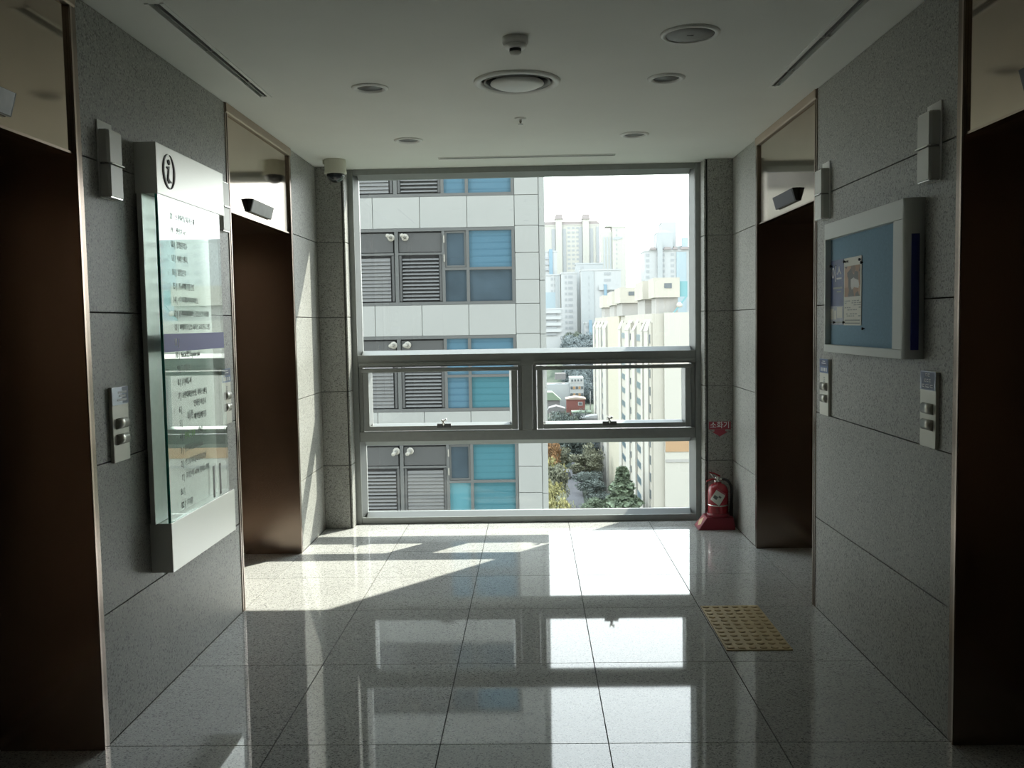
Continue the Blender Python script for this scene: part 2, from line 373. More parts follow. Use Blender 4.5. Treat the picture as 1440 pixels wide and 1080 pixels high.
wb = wall_with_hole('wall_back', M['cladj'], -26, 24, -36, 36, .197, 2.803, -.30, HC + .01, 6.64, 6.90)
for (x0, x1) in ((.0, .185), (2.821, 3.0)):
    for a, b in zip(WZ[:-1], WZ[1:]): MB().box(x0, x1, PY, 6.64, a + .0022, b - .0022).build('granite_panel', M['wall'], wb, bevel=.002)
for n, (x0, x1) in enumerate(((.189, .2), (2.8, 2.813))):
    t = structure(MB().box(x0 + (.002 if n else 0), x1 - (0 if n else .002), PY + .015, WY + .05, 0, HC).build('trim_%d' % (n + 1), M['joint']))
    for a, b in zip(WZ[:-1], WZ[1:]):
        c0, c1 = (x0 + .004, x1 + .005) if n == 0 else (x0 - .005, x1 - .004)
        MB().box(c0, c1, PY + .004, WY - .002, a + .0022, b - .0022).build('corner_stone', M['wall'], t, bevel=.004)
structure(MB().box(2.845, 3.35, 6.88, 7.50, -36, 36).build('trim_3', M['clad']))      # outer pier of the facade

# ------------------------------------------------------------------ window
win = bpy.data.objects.new('window_1', None); C.objects.link(win); win.location = (1.5, WY, 0); WO[win.name] = Vector((1.5, WY, 0)); structure(win)
GY = 6.825
def stile(x, d):        # vertical member, d = +1 towards the glass on its right
    prof = [(x, WY), (x + d * .043, WY), (x + d * .045, WY + .004), (x + d * .046, WY + .075), (x + d * .046, 6.862), (x, 6.862)]
    return MB().prism(prof, 0, HC, 'z')
stile(.2, 1).build('frame_stile', M['frame'], win, .002); stile(2.8, -1).build('frame_stile', M['frame'], win, .002)
MB().box(.246, 2.754, WY, 6.862, 2.604, HC).build('frame_head', M['frame'], win, .002)
MB().box(.246, 2.754, WY, 6.862, 0, .048).build('frame_sill', M['frame'], win, .002)
MB().box(.246, 2.754, WY - .004, 6.862, 1.184, 1.275).build('transom', M['frame'], win, .003)
MB().box(.246, 2.754, WY - .004, 6.862, .624, .698).build('transom', M['frame'], win, .003)
MB().box(1.466, 1.546, WY - .004, 6.862, .6985, 1.1835).build('mullion', M['frame'], win, .003)
def beads(x0, x1, z0, z1, w):
    """sloped glazing beads running from the frame face back to the glass"""
    for (a, d) in ((x0, 1), (x1, -1)): MB().prism([(a, WY + .012), (a + d * w, GY - .006), (a + d * w, GY + .02), (a, GY + .02)], z0 + .0006, z1 - .0006, 'z').build('glazing_bead', M['bead'], win)
    for (a, d) in ((z0, 1), (z1, -1)): MB().prism([(WY + .012, a), (GY - .006, a + d * w), (GY + .02, a + d * w), (GY + .02, a)], x0 + w * .98, x1 - w * .98, 'x').build('glazing_bead', M['bead'], win)
beads(.246, 2.754, 1.275, 2.604, .030); beads(.246, 2.754, .048, .624, .034)
MB().box(.274, 2.726, GY, GY + .010, 1.303, 2.576).build('pane', M['glass'], win)
MB().box(.278, 2.722, GY, GY + .010, .080, .592).build('pane', M['glass'], win)
for (x0, x1, hx) in ((.247, 1.465, .882), (1.547, 2.753, 2.115)):
    z0, z1 = .699, 1.183
    # fixed stop round the opening light
    MB().box(x0 + .01, x1 - .004, WY - .018, WY + .03, 1.196, 1.216).build('drip_rail', M['frame'], win, .003)
    for a in (x0, x1 - .028): MB().box(a, a + .028, WY + .012, 6.86, z0, z1).build('sash_stop', M['frame'], win, .002)
    s = bpy.data.objects.new('sash', None); C.objects.link(s); s.parent = win; WO[s.name] = WO[win.name]
    a0, a1, b0, b1 = x0 + .034, x1 - .034, .706, 1.172
    for (p, q) in ((a0, a0 + .042), (a1 - .042, a1)): MB().box(p, q, WY - .012, WY + .06, b0, b1).build('sash_stile', M['frame'], s, .003)
    MB().box(a0 + .043, a1 - .043, WY - .012, WY + .06, b0, b0 + .036).build('sash_rail', M['frame'], s, .003)
    MB().box(a0 - .012, a1 + .012, WY - .026, WY + .06, b1 - .026, b1).build('sash_rail', M['frame'], s, .004)
    for (p, d) in ((a0 + .042, 1), (a1 - .042, -1)): MB().prism([(p, WY + .006), (p + d * .016, WY + .04), (p + d * .016, WY + .06), (p, WY + .06)], b0 + .036, b1 - .027, 'z').build('glazing_bead', M['bead'], s)
    MB().prism([(WY + .006, b0 + .036), (WY + .04, b0 + .05), (WY + .06, b0 + .05), (WY + .06, b0 + .036)], a0 + .058, a1 - .058, 'x').build('glazing_bead', M['bead'], s)
    MB().box(a0 + .05, a1 - .05, WY + .045, WY + .053, b0 + .04, b1 - .02).build('pane', M['glass'], s)
    MB().box(hx - .052, hx + .052, WY - .030, WY - .0125, b0 + .020, b0 + .052).build('handle_plate', M['dgrey'], s, .003)
    h = MB().tube([(hx - .002, WY - .030, b0 + .036), (hx - .002, WY - .045, b0 + .058), (hx - .008, WY - .046, b0 + .076), (hx - .018, WY - .046, b0 + .084)], [.010, .010, .008, .007])
    h.lathe([(0, 0), (.010, .003), (.012, .012), (.008, .02), (0, .022)], (hx + .012, WY - .04, b0 + .07), 12)
    h.build('handle', M['chrome'], s)

# ------------------------------------------------------------------ lifts
def lift(y0, y1, sgn, label):
    X = lambda v: v if sgn < 0 else 3.0 - v
    r = thing('elevator_entrance', (X(-.2), (y0 + y1) / 2, 0), label, 'elevator', 'elevator entrances of the lobby')
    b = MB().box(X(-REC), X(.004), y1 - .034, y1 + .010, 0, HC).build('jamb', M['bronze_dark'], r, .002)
    MB().box(X(.0045), X(.0062), y1 - .033, y1 - .021, 0, HC - .05).build('jamb_edge', M['bronze_edge'], r)
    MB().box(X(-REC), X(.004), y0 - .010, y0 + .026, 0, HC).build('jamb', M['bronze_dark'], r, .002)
    MB().box(X(.0045), X(.0062), y0 + .013, y0 + .025, 0, HC - .05).build('jamb_edge', M['bronze_edge'], r)
    MB().box(X(-.05), X(-.008), y0 + .027, y1 - .035, HDR, HC - .052).build('header_panel', M['bronze'], r, .0015)
    MB().prism([(X(-.05), HC - .05), (X(.006), HC - .05), (X(.010), HC - .044), (X(.010), HC - .001), (X(-.05), HC - .001)], y0 + .001, y1 - .001, 'y').build('header_trim', M['bronze_trim'], r, .001)
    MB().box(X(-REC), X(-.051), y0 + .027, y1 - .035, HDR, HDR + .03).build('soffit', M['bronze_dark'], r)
    MB().box(X(-.0075), X(-.0045), y0 + .027, y1 - .035, HDR, HDR + .008).build('header_lip', M['bronze_edge'], r)
    ym = (y0 + y1) / 2
    for a, c_ in ((y0 + .028, ym - .002), (ym + .002, y1 - .036)): MB().box(X(-REC - .03), X(-REC + .006), a, c_, .008, HDR - .002).build('door_leaf', M['door'], r, .002)
    MB().box(X(-REC), X(-REC + .06), y0 + .027, y1 - .035, .0005, .006).build('sill', M['alu'], r)
    return r
lift(*ELEV[0], -1, 'bronze elevator entrance in the left wall between the tall information sign and the window')
lift(*ELEV[0], 1, 'bronze elevator entrance in the right wall next to the fire extinguisher')
lift(*ELEV[1], -1, 'dark elevator entrance nearest the camera, in the left wall')
lift(*ELEV[1], 1, 'dark elevator entrance nearest the camera, in the right wall')

def indicator(loc, rot, label, kind):
    x, y, z = 0, 0, 0
    r = thing('floor_indicator', (0, 0, 0), label, 'indicator', 'floor indicators over the elevators')
    L = .205
    # wedge: tilted display box leaning out from the panel at the bottom edge
    poly = [(.0, -.036), (.014, -.037), (.034, .033), (.0, .036)]
    MB().prism(poly, -L, L, 'y').build('housing', M['black'], r, .003)
    n = MB(); n.prism([(.0148, -.034), (.0164, -.0345), (.0352, .0305), (.0336, .031)], -L + .012, L - .012, 'y'); n.build('display', M[kind], r)
    r.location = loc; r.rotation_euler = (0, 0, rot); return r
M['disp_l'] = mat('display_glare', (.52, .52, .54), .4, .1, var=.1, scale=20); M['disp_d'] = mat('display_dark', (.035, .037, .055), .5)  # left displays coloured pale for the bright floor and ceiling they reflect
indicator((-.007, 5.235, 2.172), 0, 'pale floor indicator on the bronze header beside the dome camera', 'disp_l')
indicator((3.007, 5.235, 2.172), PI, 'dark floor indicator over the elevator next to the fire extinguisher', 'disp_d')
indicator((-.007, 2.525, 2.172), 0, 'floor indicator with a pale glare, cut by the left picture edge', 'disp_l')
indicator((3.007, 2.525, 2.172), PI, 'floor indicator of the near right elevator, just inside the picture edge', 'disp_d')

# ------------------------------------------------------------------ wall lamps
def sconce():
    r = thing('wall_lamp', (0, 0, 0), '', 'lamp', 'half-open wall lamps beside the elevators')
    MB().box(.0005, .006, -.056, .056, -.136, .142).build('back_plate', M['white'], r, .001)
    prof = [(.0065, -.054), (.034, -.054), (.044, -.047), (.044, .047), (.034, .054), (.0065, .054)]
    MB().prism(prof, -.010, .104, 'z').build('shade', M['shade'], r, .001)
    MB().prism(prof, -.131, -.018, 'z').build('shade', M['shade'], r, .001)
    MB().prism([(.0065, -.046), (.038, -.046), (.038, .046), (.0065, .046)], -.0175, -.0105, 'z').build('core', M['dgrey'], r)
    MB().prism([(.0125, -.057), (.040, -.057), (.052, -.049), (.052, .049), (.040, .057), (.0125, .057)], -.0162, -.0118, 'z').build('middle_ring', M['chrome'], r)
    for z0, z1 in ((.1045, .108), (-.135, -.1315)): MB().prism([(.0065, -.051), (.033, -.051), (.041, -.046), (.041, .046), (.033, .051), (.0065, .051)], z0, z1, 'z').build('end_cover', M['chrome'], r)
    return r
s0 = sconce(); s0.location = (0, 3.332, 2.110); s0['label'] = 'grey wall lamp above the call panel, left of the information sign'
dup(s0, (0, 4.527, 2.110), 0, 'grey wall lamp half hidden behind the header of the information sign')
dup(s0, (3.0, 3.330, 2.110), PI, 'grey wall lamp right of the notice board, beside the near elevator')
dup(s0, (3.0, 4.527, 2.110), PI, 'grey wall lamp at the upper far corner of the notice board')

# ------------------------------------------------------------------ call panels
def call_panel(loc, rot, label, style):
    r = thing('call_panel', (0, 0, 0), label, 'call panel', 'elevator call panels')
    MB().box(.0005, .014, -.066, .066, -.139, .139).build('face_plate', M['panel'], r, .002)
    for z in (.003, -.056):
        b = MB()
        pr = [(.0145 + .012 * math.sin(PI * k / 8), z - .020 * math.cos(PI * k / 8)) for k in range(9)]
        b.prism(pr, -.040, .046, 'y', True).build('call_button', M['button'], r)
    if style == 'silver':
        s = MB().box(.0141, .0155, -.066, .066, .072, .139).build('sticker', M['silver_st'], r)
        MB().box(.0156, .016, .018, .066, .076, .137).build('sticker_band', M['navy'], s)
        g = MB()
        for k, (a, b_, z) in enumerate(((-.02, .05, .118), (-.012, .044, .104), (-.03, .05, .09))): g.box(.0161, .0164, a, b_, z - .004, z + .004)
        g.build('lettering', M['inkw'], s, kind='stuff')
    else:
        s = MB().box(.0141, .0155, -.064, .064, .070, .139).build('sticker', M['silver_st'] if style == 'wave' else M['bluest'], r)
        if style == 'wave':
            y = lambda z: .004 * math.sin((z - .07) / .069 * 2 * PI)
            pts = [(-.054 + y(.072 + .064 * k / 8), .072 + .064 * k / 8) for k in range(9)]; pts2 = [(.056 - y(p[1]), p[1]) for p in reversed(pts)]
            MB().prism(pts + pts2, .0156, .0160, 'x').build('sticker_band', M['navy'], s)
            g = MB()
            for z, segs in ((.126, ((-.018, -.004), (.002, .018))), (.106, ((-.026, -.014), (-.008, .006), (.012, .026))), (.086, ((-.044, -.026), (-.016, .012), (.022, .044)))):
                for a, b_ in segs: g.box(.0161, .0164, a, b_, z - .006, z - .003); g.box(.0161, .0164, a, b_, z + .002, z + .005); g.box(.0161, .0164, a, a + .003, z - .006, z + .005)
            g.build('lettering', M['inkw'], s, kind='stuff')
        else:
            MB().box(.0156, .0160, -.060, .060, .104, .134).build('sticker_band', M['navy'], s)
            g = MB()
            for a in (-.045, -.02, .005, .03): g.box(.0156, .0162, a, a + .016, .078, .096); 
            g.box(.0161, .0164, -.03, .03, .116, .120); g.box(.0161, .0164, -.02, .02, .126, .129)
            g.build('lettering', M['inkw'], s, kind='stuff')
            h = MB(); h.box(.0141, .0146, -.006, .014, .044, .050); h.box(.0141, .0146, -.002, .012, .034, .040); h.box(.0141, .0146, -.008, .014, .024, .031)
            h.build('lettering', M['inkg'], r, kind='stuff')
    r.location = loc; r.rotation_euler = (0, 0, rot); return r
call_panel((0, 3.339, 1.147), 0, 'pale call panel with a silver sticker, left of the information sign', 'silver')
call_panel((0, 4.515, 1.155), 0, 'pale call panel just past the glass of the information sign', 'blue')
call_panel((3.0, 3.331, 1.158), PI, 'pale call panel with a wavy-edged navy sticker, beside the near right elevator', 'wave')
call_panel((3.0, 4.511, 1.156), PI, 'pale call panel with a two-tone blue sticker, below the far end of the notice board', 'blue')

# ------------------------------------------------------------------ information sign
SY0, SY1, SX = 3.577, 4.352, .090
sg = thing('information_sign', (0, 3.96, .515), 'tall silver and glass floor directory on the left wall', 'sign')
MB().box(.001, SX, SY0, SY1, 2.029, 2.229).build('top_box', M['sign'], sg, .002)
MB().box(.001, SX, SY0, SY1, .515, .716).build('bottom_box', M['sign'], sg, .002)
MB().box(.018, .038, 3.548, 4.274, .717, 2.028).build('back_panel', M['alu'], sg, .002)
MB().box(.001, .0175, 3.60, 4.22, .74, 2.0).build('mounting_frame', M['dgrey'], sg)
gl = MB().box(.078, SX - .001, SY0 + .003, 4.283, .717, 2.028).build('glass_sheet', M['sglass'], sg)
MB().box(.078, SX - .001, SY0, SY0 + .0028, .717, 2.028).build('glass_edge', M['gedge'], sg)
TX = SX - .0006
bd = MB().box(SX - .0009, SX - .0004, SY0 + .004, 4.282, 1.404, 1.477).build('floor_band', M['violet'], sg)
LINES = {'20': '스카이라운지 하늘채', '19': '행정원 사무', '18': '경영관리부', '17': '서비스센터', '16': '영업본부', '15': '(주)씨에이엠건설', '14': '(주)씨에이아이써비스', '13': '(주)씨에이아이써비스, 멀림소프트 아카데미', '12': '씨에이학습법 서비스교육프로그램',
         '10': 'MetLife생명 Depositor plan', '9': '(주)에듀피', '8': '(주)에듀파', '7': 'H현대해상보험, 서비스센터', '6': '', '5': '', '4': '', '3': '한그루치과, Re-born plastic', '2': '한그루치과(교정과)병원', '1': '우리은행 ATM, 할리스커피', 'B1': '', 'B2': '주차장'}
def lz(n): return 1.954 - .0566 * (20 - n)
for k, v in LINES.items():
    n = int(k) if k[0] != 'B' else (0 if k == 'B1' else -1)
    text(k + ' |', .036, M['inkg'] if n > 15 else M['ink'], (TX, 3.735, lz(n)), 'left', sg, align='RIGHT', sx=.8)
    if v: text(v, .031, M['ink'] if n in (20, 7) else M['inkg'], (TX, 3.750, lz(n)), 'left', sg, sx=.62 if len(v) > 18 else .8)
for s_, z, m in (('연회장 이용시', lz(6) + .012, 'ink'), ('예약실/매직홀', lz(5) + .012, 'ink'), ('한바른내과', lz(4), 'inkgreen'), ):
    text(s_, .032, M[m], (TX, 3.87 if m == 'ink' else 3.755, z), 'left', sg, sx=.8)
text('연4층', .03, M['ink'], (TX, 3.91, lz(4) + .006), 'left', sg, sx=.8)
text('이쪽', .05, M['inkg'], (TX, 3.79, lz(5) + .02), 'left', sg, sx=.8)
text('11 |', .042, M['inkw'], (SX, 3.735, 1.441), 'left', sg, align='RIGHT', sx=.8)
text('11', .20, M['mgrey'], (TX, 4.035, .79), 'left', sg, sx=.85, bold=.004)
# the circled italic i
lg = MB(); N = 40; yc, zc = 3.698, 2.131
def crescent(a0, a1, n=26):
    o, i_ = [], []
    for k in range(n + 1):
        a = a0 + (a1 - a0) * k / n; w = .013 * math.sin(PI * k / n) + .001
        o.append((yc + .062 * math.cos(a), zc + .070 * math.sin(a))); i_.append((yc + (.062 - w) * math.cos(a), zc + (.070 - w) * math.sin(a)))
    return o + i_[::-1]
def quads(b, ring, x0, x1):
    n = len(ring) // 2
    for k in range(n - 1):
        q = [ring[k], ring[k + 1], ring[2 * n - 2 - k], ring[2 * n - 1 - k]]; b.prism(q, x0, x1, 'x')
c1 = MB(); quads(c1, crescent(math.radians(95), math.radians(285)), SX, SX + .003); c1.build('logo_ring', M['ink'], sg)
c2 = MB(); quads(c2, crescent(math.radians(-80), math.radians(78)), SX, SX + .003); c2.build('logo_ring', M['ink'], sg)
c3 = MB().prism([(yc - .022, zc + .018), (yc + .006, zc + .022), (yc - .004, zc - .026), (yc + .008, zc - .036), (yc + .012, zc - .040), (yc - .004, zc - .048), (yc - .020, zc - .036), (yc - .008, zc + .008), (yc - .020, zc + .012)], SX, SX + .003, 'x'); c3.build('logo_letter', M['ink'], sg)
MB().lathe([(.0001, 0), (.011, 0), (.011, .003), (.0001, .003)], (SX, yc + .002, zc + .038), 18, 'x', False).build('logo_dot', M['ink'], sg)
MB().lathe([(.0001, 0), (.004, 0), (.004, .003), (.0001, .003)], (SX, yc + .018, zc - .040), 12, 'x', False).build('logo_dot', M['ink'], sg)

# ------------------------------------------------------------------ notice board
nb = thing('notice_board', (3.0, 3.86, 1.33), 'white framed notice board with blue felt on the right wall', 'notice board')
BX, y0, y1, z0, z1 = 2.928, 3.42, 4.335, 1.337, 1.932
oy0, oy1, oz0, oz1 = 3.52, 4.318, 1.372, 1.858
MB().box(BX, BX + .03, y0 + .012, y1, oz1, z1).build('frame_top', M['board'], nb, .002)
MB().box(BX, BX + .03, y0 + .012, y1, z0, oz0).build('frame_bottom', M['board'], nb, .002)
MB().box(BX, BX + .03, oy1, y1, oz0 + .0005, oz1 - .0005).build('frame_side', M['board'], nb, .002)
MB().box(BX, BX + .03, y0 + .012, oy0, oz0 + .0005, oz1 - .0005).build('frame_side', M['board'], nb, .002)
q = [(BX, y0 + .0115)] + [(BX + .03 - .03 * math.cos(a * PI / 12), y0 + .0115 - .028 * math.sin(a * PI / 12)) for a in range(1, 7)] + [(2.9985, y0 - .0165), (2.9985, y0 + .0115)]
MB().prism(q, z0, z1, 'z', True).build('curved_end', M['board'], nb)
MB().box(2.950, 2.978, y0 - .0225, y0 - .0168, 1.372, 1.800).build('end_strip', M['bside'], nb)
MB().box(2.9545, 2.9985, y0 + .012, y1, z0 + .001, z1 - .001).build('backing', M['felt'], nb)
def pin(y, z): MB().lathe([(.0001, -.012), (.006, -.011), (.006, -.006), (.003, -.004), (.003, 0), (.0001, 0)], (2.9535, y, z), 10, 'x').build('pin', M['black'], nb)
for y, z in ((4.30, 1.735), (4.25, 1.475), (4.118, 1.745), (3.925, 1.742), (3.905, 1.728), (4.12, 1.475), (3.882, 1.448)): pin(y, z)
pa = thing('poster', (2.953, 4.245, 1.61), 'blue poster with white lettering pinned on the felt board', 'poster')
MB().box(2.9532, 2.9544, 4.140, 4.340, 1.463, 1.760).build('sheet', M['pblue'], pa)
MB().box(2.9526, 2.9531, 4.142, 4.338, 1.464, 1.55).build('lower_print', M['pgrey'], pa)
text('이스', .078, M['inkw'], (2.9526, 4.235, 1.692), 'right', pa, align='CENTER', bold=.001)
text('· · · ·', .02, M['inkw'], (2.9526, 4.25, 1.738), 'right', pa, align='CENTER')
g = MB()
for a, b_, z, h in ((4.27, 4.33, 1.538, .05), (4.235, 4.262, 1.53, .042), (4.155, 4.225, 1.545, .05)): g.box(2.9521, 2.9525, a, b_, z - h, z)
g.build('jug_print', M['paper'], pa, kind='stuff')
g = MB(); g.box(2.9521, 2.9525, 4.15, 4.33, 1.472, 1.478); g.box(2.9526, 2.9531, 4.16, 4.28, 1.628, 1.636); g.box(2.9526, 2.9531, 4.17, 4.23, 1.612, 1.618)
g.build('print_line', M['inkg'], pa, kind='stuff')
pb = thing('poster', (2.953, 4.03, 1.61), 'cream poster with a brown photograph pinned on the felt board', 'poster')
MB().box(2.9515, 2.9528, 3.914, 4.132, 1.462, 1.759).build('sheet', M['paper'], pb)
MB().box(2.9509, 2.9514, 3.930, 4.122, 1.588, 1.722).build('picture', M['photo'], pb)
text('■ 안내', .014, M['ink'], (2.9511, 4.118, 1.742), 'right', pb)
g = MB(); random.seed(3)
for z in (1.569, 1.560, 1.551, 1.540, 1.530, 1.512, 1.503):
    yy = 4.118
    while yy > 3.935:
        w = random.uniform(.008, .03)
        if random.random() < .7: g.box(2.9509, 2.9513, yy - w, yy, z - .0022, z + .0022)
        yy -= w + .008
for z in (1.484, 1.471): g.box(2.9509, 2.9513, 3.93, 4.118, z - .003, z + .003)
g.build('print_line', M['inkg'], pb, kind='stuff')

# ------------------------------------------------------------------ ceiling fittings
for i, ((x, y), lab) in enumerate(zip(DL, ('recessed downlight left of the round air diffuser', 'recessed downlight near the window, left of the sprinkler', 'recessed downlight right of the round air diffuser, below the speaker', 'recessed downlight near the window, right of the sprinkler'))):
    r = thing('downlight', (x, y, HC), lab, 'downlight', 'recessed downlights in the ceiling')
    MB().lathe([(.063, .0), (.066, -.008), (.078, -.010), (.088, -.004), (.090, -.0002), (.063, -.0002)], (x, y, HC), 40, closed=True).build('rim', M['white'], r)
    MB().lathe([(.0625, .0), (.058, .03), (.045, .075), (.0005, .085)], (x, y, HC), 40).build('reflector', M['reflector'], r)
    MB().lathe([(.0005, .045), (.022, .05), (.026, .065), (.022, .078), (.0005, .079)], (x, y, HC), 20).build('bulb', M['cream'], r)
r = thing('ceiling_speaker', (2.203, 3.753, HC), 'large flat round ceiling speaker with a grey grille', 'speaker')
MB().lathe([(.098, -.0002), (.098, -.008), (.112, -.010), (.119, -.004), (.119, -.0002)], (2.203, 3.753, HC), 48, closed=True).build('rim', M['white'], r)
MB().lathe([(.0975, -.0002), (.097, -.006), (.05, -.0085), (.0005, -.009)], (2.203, 3.753, HC), 48).build('grille', M['mgrey'], r)
MB().box(2.19, 2.216, 3.748, 3.756, HC - .0105, HC - .009).build('badge', M['dgrey'], r)
x, y = 1.497, 4.42
r = thing('air_diffuser', (x, y, HC), 'round ceiling air diffuser with a domed centre plate', 'diffuser')
MB().lathe([(.168, .03), (.170, -.004), (.186, -.016), (.204, -.010), (.207, -.0002), (.189, -.0002), (.189, .03)], (x, y, HC), 64, closed=True).build('outer_ring', M['white'], r)
MB().lathe([(.140, .045), (.146, .0), (.158, -.012), (.160, -.006), (.150, .01), (.146, .045)], (x, y, HC), 64, closed=True).build('inner_ring', M['mgrey'], r)
MB().lathe([(.0005, .012), (.10, .010), (.126, -.008), (.128, -.013), (.10, -.026), (.05, -.034), (.0005, -.036)], (x, y, HC), 64).build('centre_plate', M['white'], r)
MB().lathe([(.188, .0985), (.188, .09), (.0005, .09)], (x, y, HC), 48).build('throat', M['dgrey'], r)
MB().lathe([(.012, .012), (.012, .09)], (x, y, HC), 10).build('stem', M['dgrey'], r)
x, y = 1.50, 3.755
r = thing('smoke_detector', (x, y, HC), 'white smoke detector hanging from the ceiling', 'detector')
MB().lathe([(.052, -.0002), (.053, -.02), (.050, -.028), (.0005, -.028)], (x, y, HC), 40).build('base', M['white'], r)
MB().lathe([(.0005, -.0282), (.047, -.0282), (.046, -.036), (.036, -.044), (.0005, -.044)], (x, y, HC), 40).build('body', M['white'], r)
MB().lathe([(.0005, -.0442), (.024, -.0442), (.024, -.056), (.0005, -.056)], (x, y, HC), 24).build('sensing_chamber', M['dgrey'], r)
MB().lathe([(.0005, -.0562), (.024, -.0562), (.022, -.063), (.012, -.070), (.0005, -.071)], (x, y, HC), 24).build('cap', M['white'], r)
x, y = 1.503, 5.20
r = thing('sprinkler', (x, y, HC), 'small ceiling sprinkler between the diffuser and the window', 'sprinkler')
MB().lathe([(.0005, -.0002), (.034, -.0002), (.032, -.005), (.016, -.009), (.0005, -.009)], (x, y, HC), 32).build('escutcheon', M['white'], r)
MB().lathe([(.0005, -.0092), (.008, -.0092), (.008, -.02), (.005, -.024), (.005, -.032), (.0005, -.032)], (x, y, HC), 16).build('nozzle', M['chrome'], r)
MB().lathe([(.0005, -.0322), (.015, -.0322), (.016, -.035), (.0005, -.036)], (x, y, HC), 16).build('deflector', M['chrome'], r)
for (ax, a, b, c_, d_), lab in zip(SLOTS, ('long slot air grille in the ceiling over the information sign', 'long slot air grille in the ceiling over the notice board', 'slot air grille in the ceiling along the window')):
    r = thing('slot_grille', ((a + b) / 2, (c_ + d_) / 2, HC), lab, 'grille', 'slot air grilles in the ceiling')
    z = HC
    for (p, q_, s_, t_) in ((a - .014, a + .002, c_ - .012, d_ + .012), (b - .002, b + .014, c_ - .012, d_ + .012)) if ax == 'y' else ((a - .012, b + .012, c_ - .012, c_ + .002), (a - .012, b + .012, d_ - .002, d_ + .012)):
        MB().box(p, q_, s_, t_, z - .005, z - .0003).build('flange', M['white'], r, .001)
    if ax == 'y':
        m_ = (a + b) / 2; MB().box(m_ - .003, m_ + .003, c_ + .001, d_ - .001, z - .003, z + .04).build('blade', M['mgrey'], r)
        for yy in (c_ + (d_ - c_) * .42, c_ + (d_ - c_) * .80): MB().box(a + .002, b - .002, yy, yy + .004, z - .0025, z + .05).build('spacer', M['white'], r)
    else:
        m_ = (c_ + d_) / 2; MB().box(a + .001, b - .001, m_ - .003, m_ + .003, z - .003, z + .04).build('blade', M['mgrey'], r)
    MB().box(a + .001, b - .001, c_ + .001, d_ - .001, z + .085, z + .088).build('back', M['black'], r)
x, y = .206, 6.352
r = thing('security_camera', (x, y, HC), 'cream dome security camera in the ceiling corner by the window', 'camera')
MB().lathe([(.071, -.0002), (.074, -.012), (.074, -.075), (.077, -.088), (.077, -.096), (.066, -.099), (.0005, -.097)], (x, y, HC), 48).build('housing', M['cream'], r)
MB().lathe([(.062 * math.cos(k * PI / 16), -.0995 - .058 * math.sin(k * PI / 16)) for k in range(8)] + [(.0005, -.1575)], (x, y, HC), 40).build('dome', M['smoke'], r)
MB().box(x - .086, x - .072, y - .012, y + .012, HC - .03, HC - .0005).build('cable_outlet', M['cream'], r, .003)

# ------------------------------------------------------------------ tactile tiles on the floor
stud = None
for (ya, yb), lab in (((4.368, 4.690), 'ochre tactile paving tile farther from the camera, by the right elevator'), ((4.044, 4.366), 'ochre tactile paving tile nearer the camera, by the right elevator')):
    r = thing('tactile_tile', (2.556, (ya + yb) / 2, 0), lab, 'tactile tile', 'tactile warning tiles in the floor')
    MB().box(2.407, 2.706, ya, yb, .0002, .0055).build('tile', M['tactile'], r, .001)
    for i in range(6):
        for j in range(6):
            loc = (2.407 + .299 * (i + .5) / 6, ya + (yb - ya) * (j + .5) / 6, .0055)
            if stud is None:
                stud = MB().lathe([(.017, 0), (.0155, .0028), (.010, .0048), (.0005, .0054)], (0, 0, 0), 14).build('stud', M['tactile']); stud.parent = r; stud.location = Vector(loc) - WO[r.name]
            else: piece(stud, 'stud', loc, r)

# ------------------------------------------------------------------ fire extinguisher and its sign
ex, ey = 2.868, 6.505
fe = thing('fire_extinguisher', (ex, ey, 0), 'red fire extinguisher in the corner right of the window', 'fire extinguisher')
R_ = .0715
MB().lathe([(.0005, .090), (.066, .090), (R_, .10), (R_, .262)] + [(.026 + (R_ - .026) * math.cos(k * PI / 14), .262 + .060 * math.sin(k * PI / 14)) for k in range(1, 8)] + [(.024, .332), (.0005, .332)], (ex, ey, 0), 48).build('cylinder', M['red'], fe)
MB().lathe([(R_ + .0004, .166), (R_ + .0016, .168), (R_ + .0016, .175), (R_ + .0004, .177)], (ex, ey, 0), 48, closed=True).build('band', M['chrome'], fe)
v = MB().lathe([(.0005, .3325), (.020, .3325), (.020, .345), (.014, .35), (.014, .372), (.0005, .374)], (ex - .006, ey, 0), 20); v.build('valve', M['chrome'], fe)
MB().prism([(ex - .004, .352), (ex - .04, .350), (ex - .082, .336), (ex - .083, .343), (ex - .04, .360), (ex - .004, .362)], ey - .012, ey + .012, 'y').build('carry_handle', M['red'], fe, .002)
MB().prism([(ex + .012, .372), (ex - .03, .392), (ex - .064, .400), (ex - .064, .407), (ex - .026, .401), (ex + .018, .379)], ey - .012, ey + .012, 'y').build('squeeze_lever', M['red'], fe, .002)
MB().tube([(ex - .055, ey - .013, .398), (ex - .03, ey - .016, .362), (ex - .012, ey - .014, .350)], .0022, 6).build('safety_pin', M['chrome'], fe)
hp = [(ex + .012, ey - .01, .356), (ex + .045, ey - .02, .355), (ex + .072, ey - .018, .338), (ex + .092, ey - .01, .30), (ex + .098, ey, .25), (ex + .096, ey + .005, .18)]
MB().lathe([(.0005, 0), (.011, 0), (.011, .022), (.0005, .022)], (ex + .008, ey - .008, .356), 14, 'x').build('hose_nut', M['chrome'], fe)
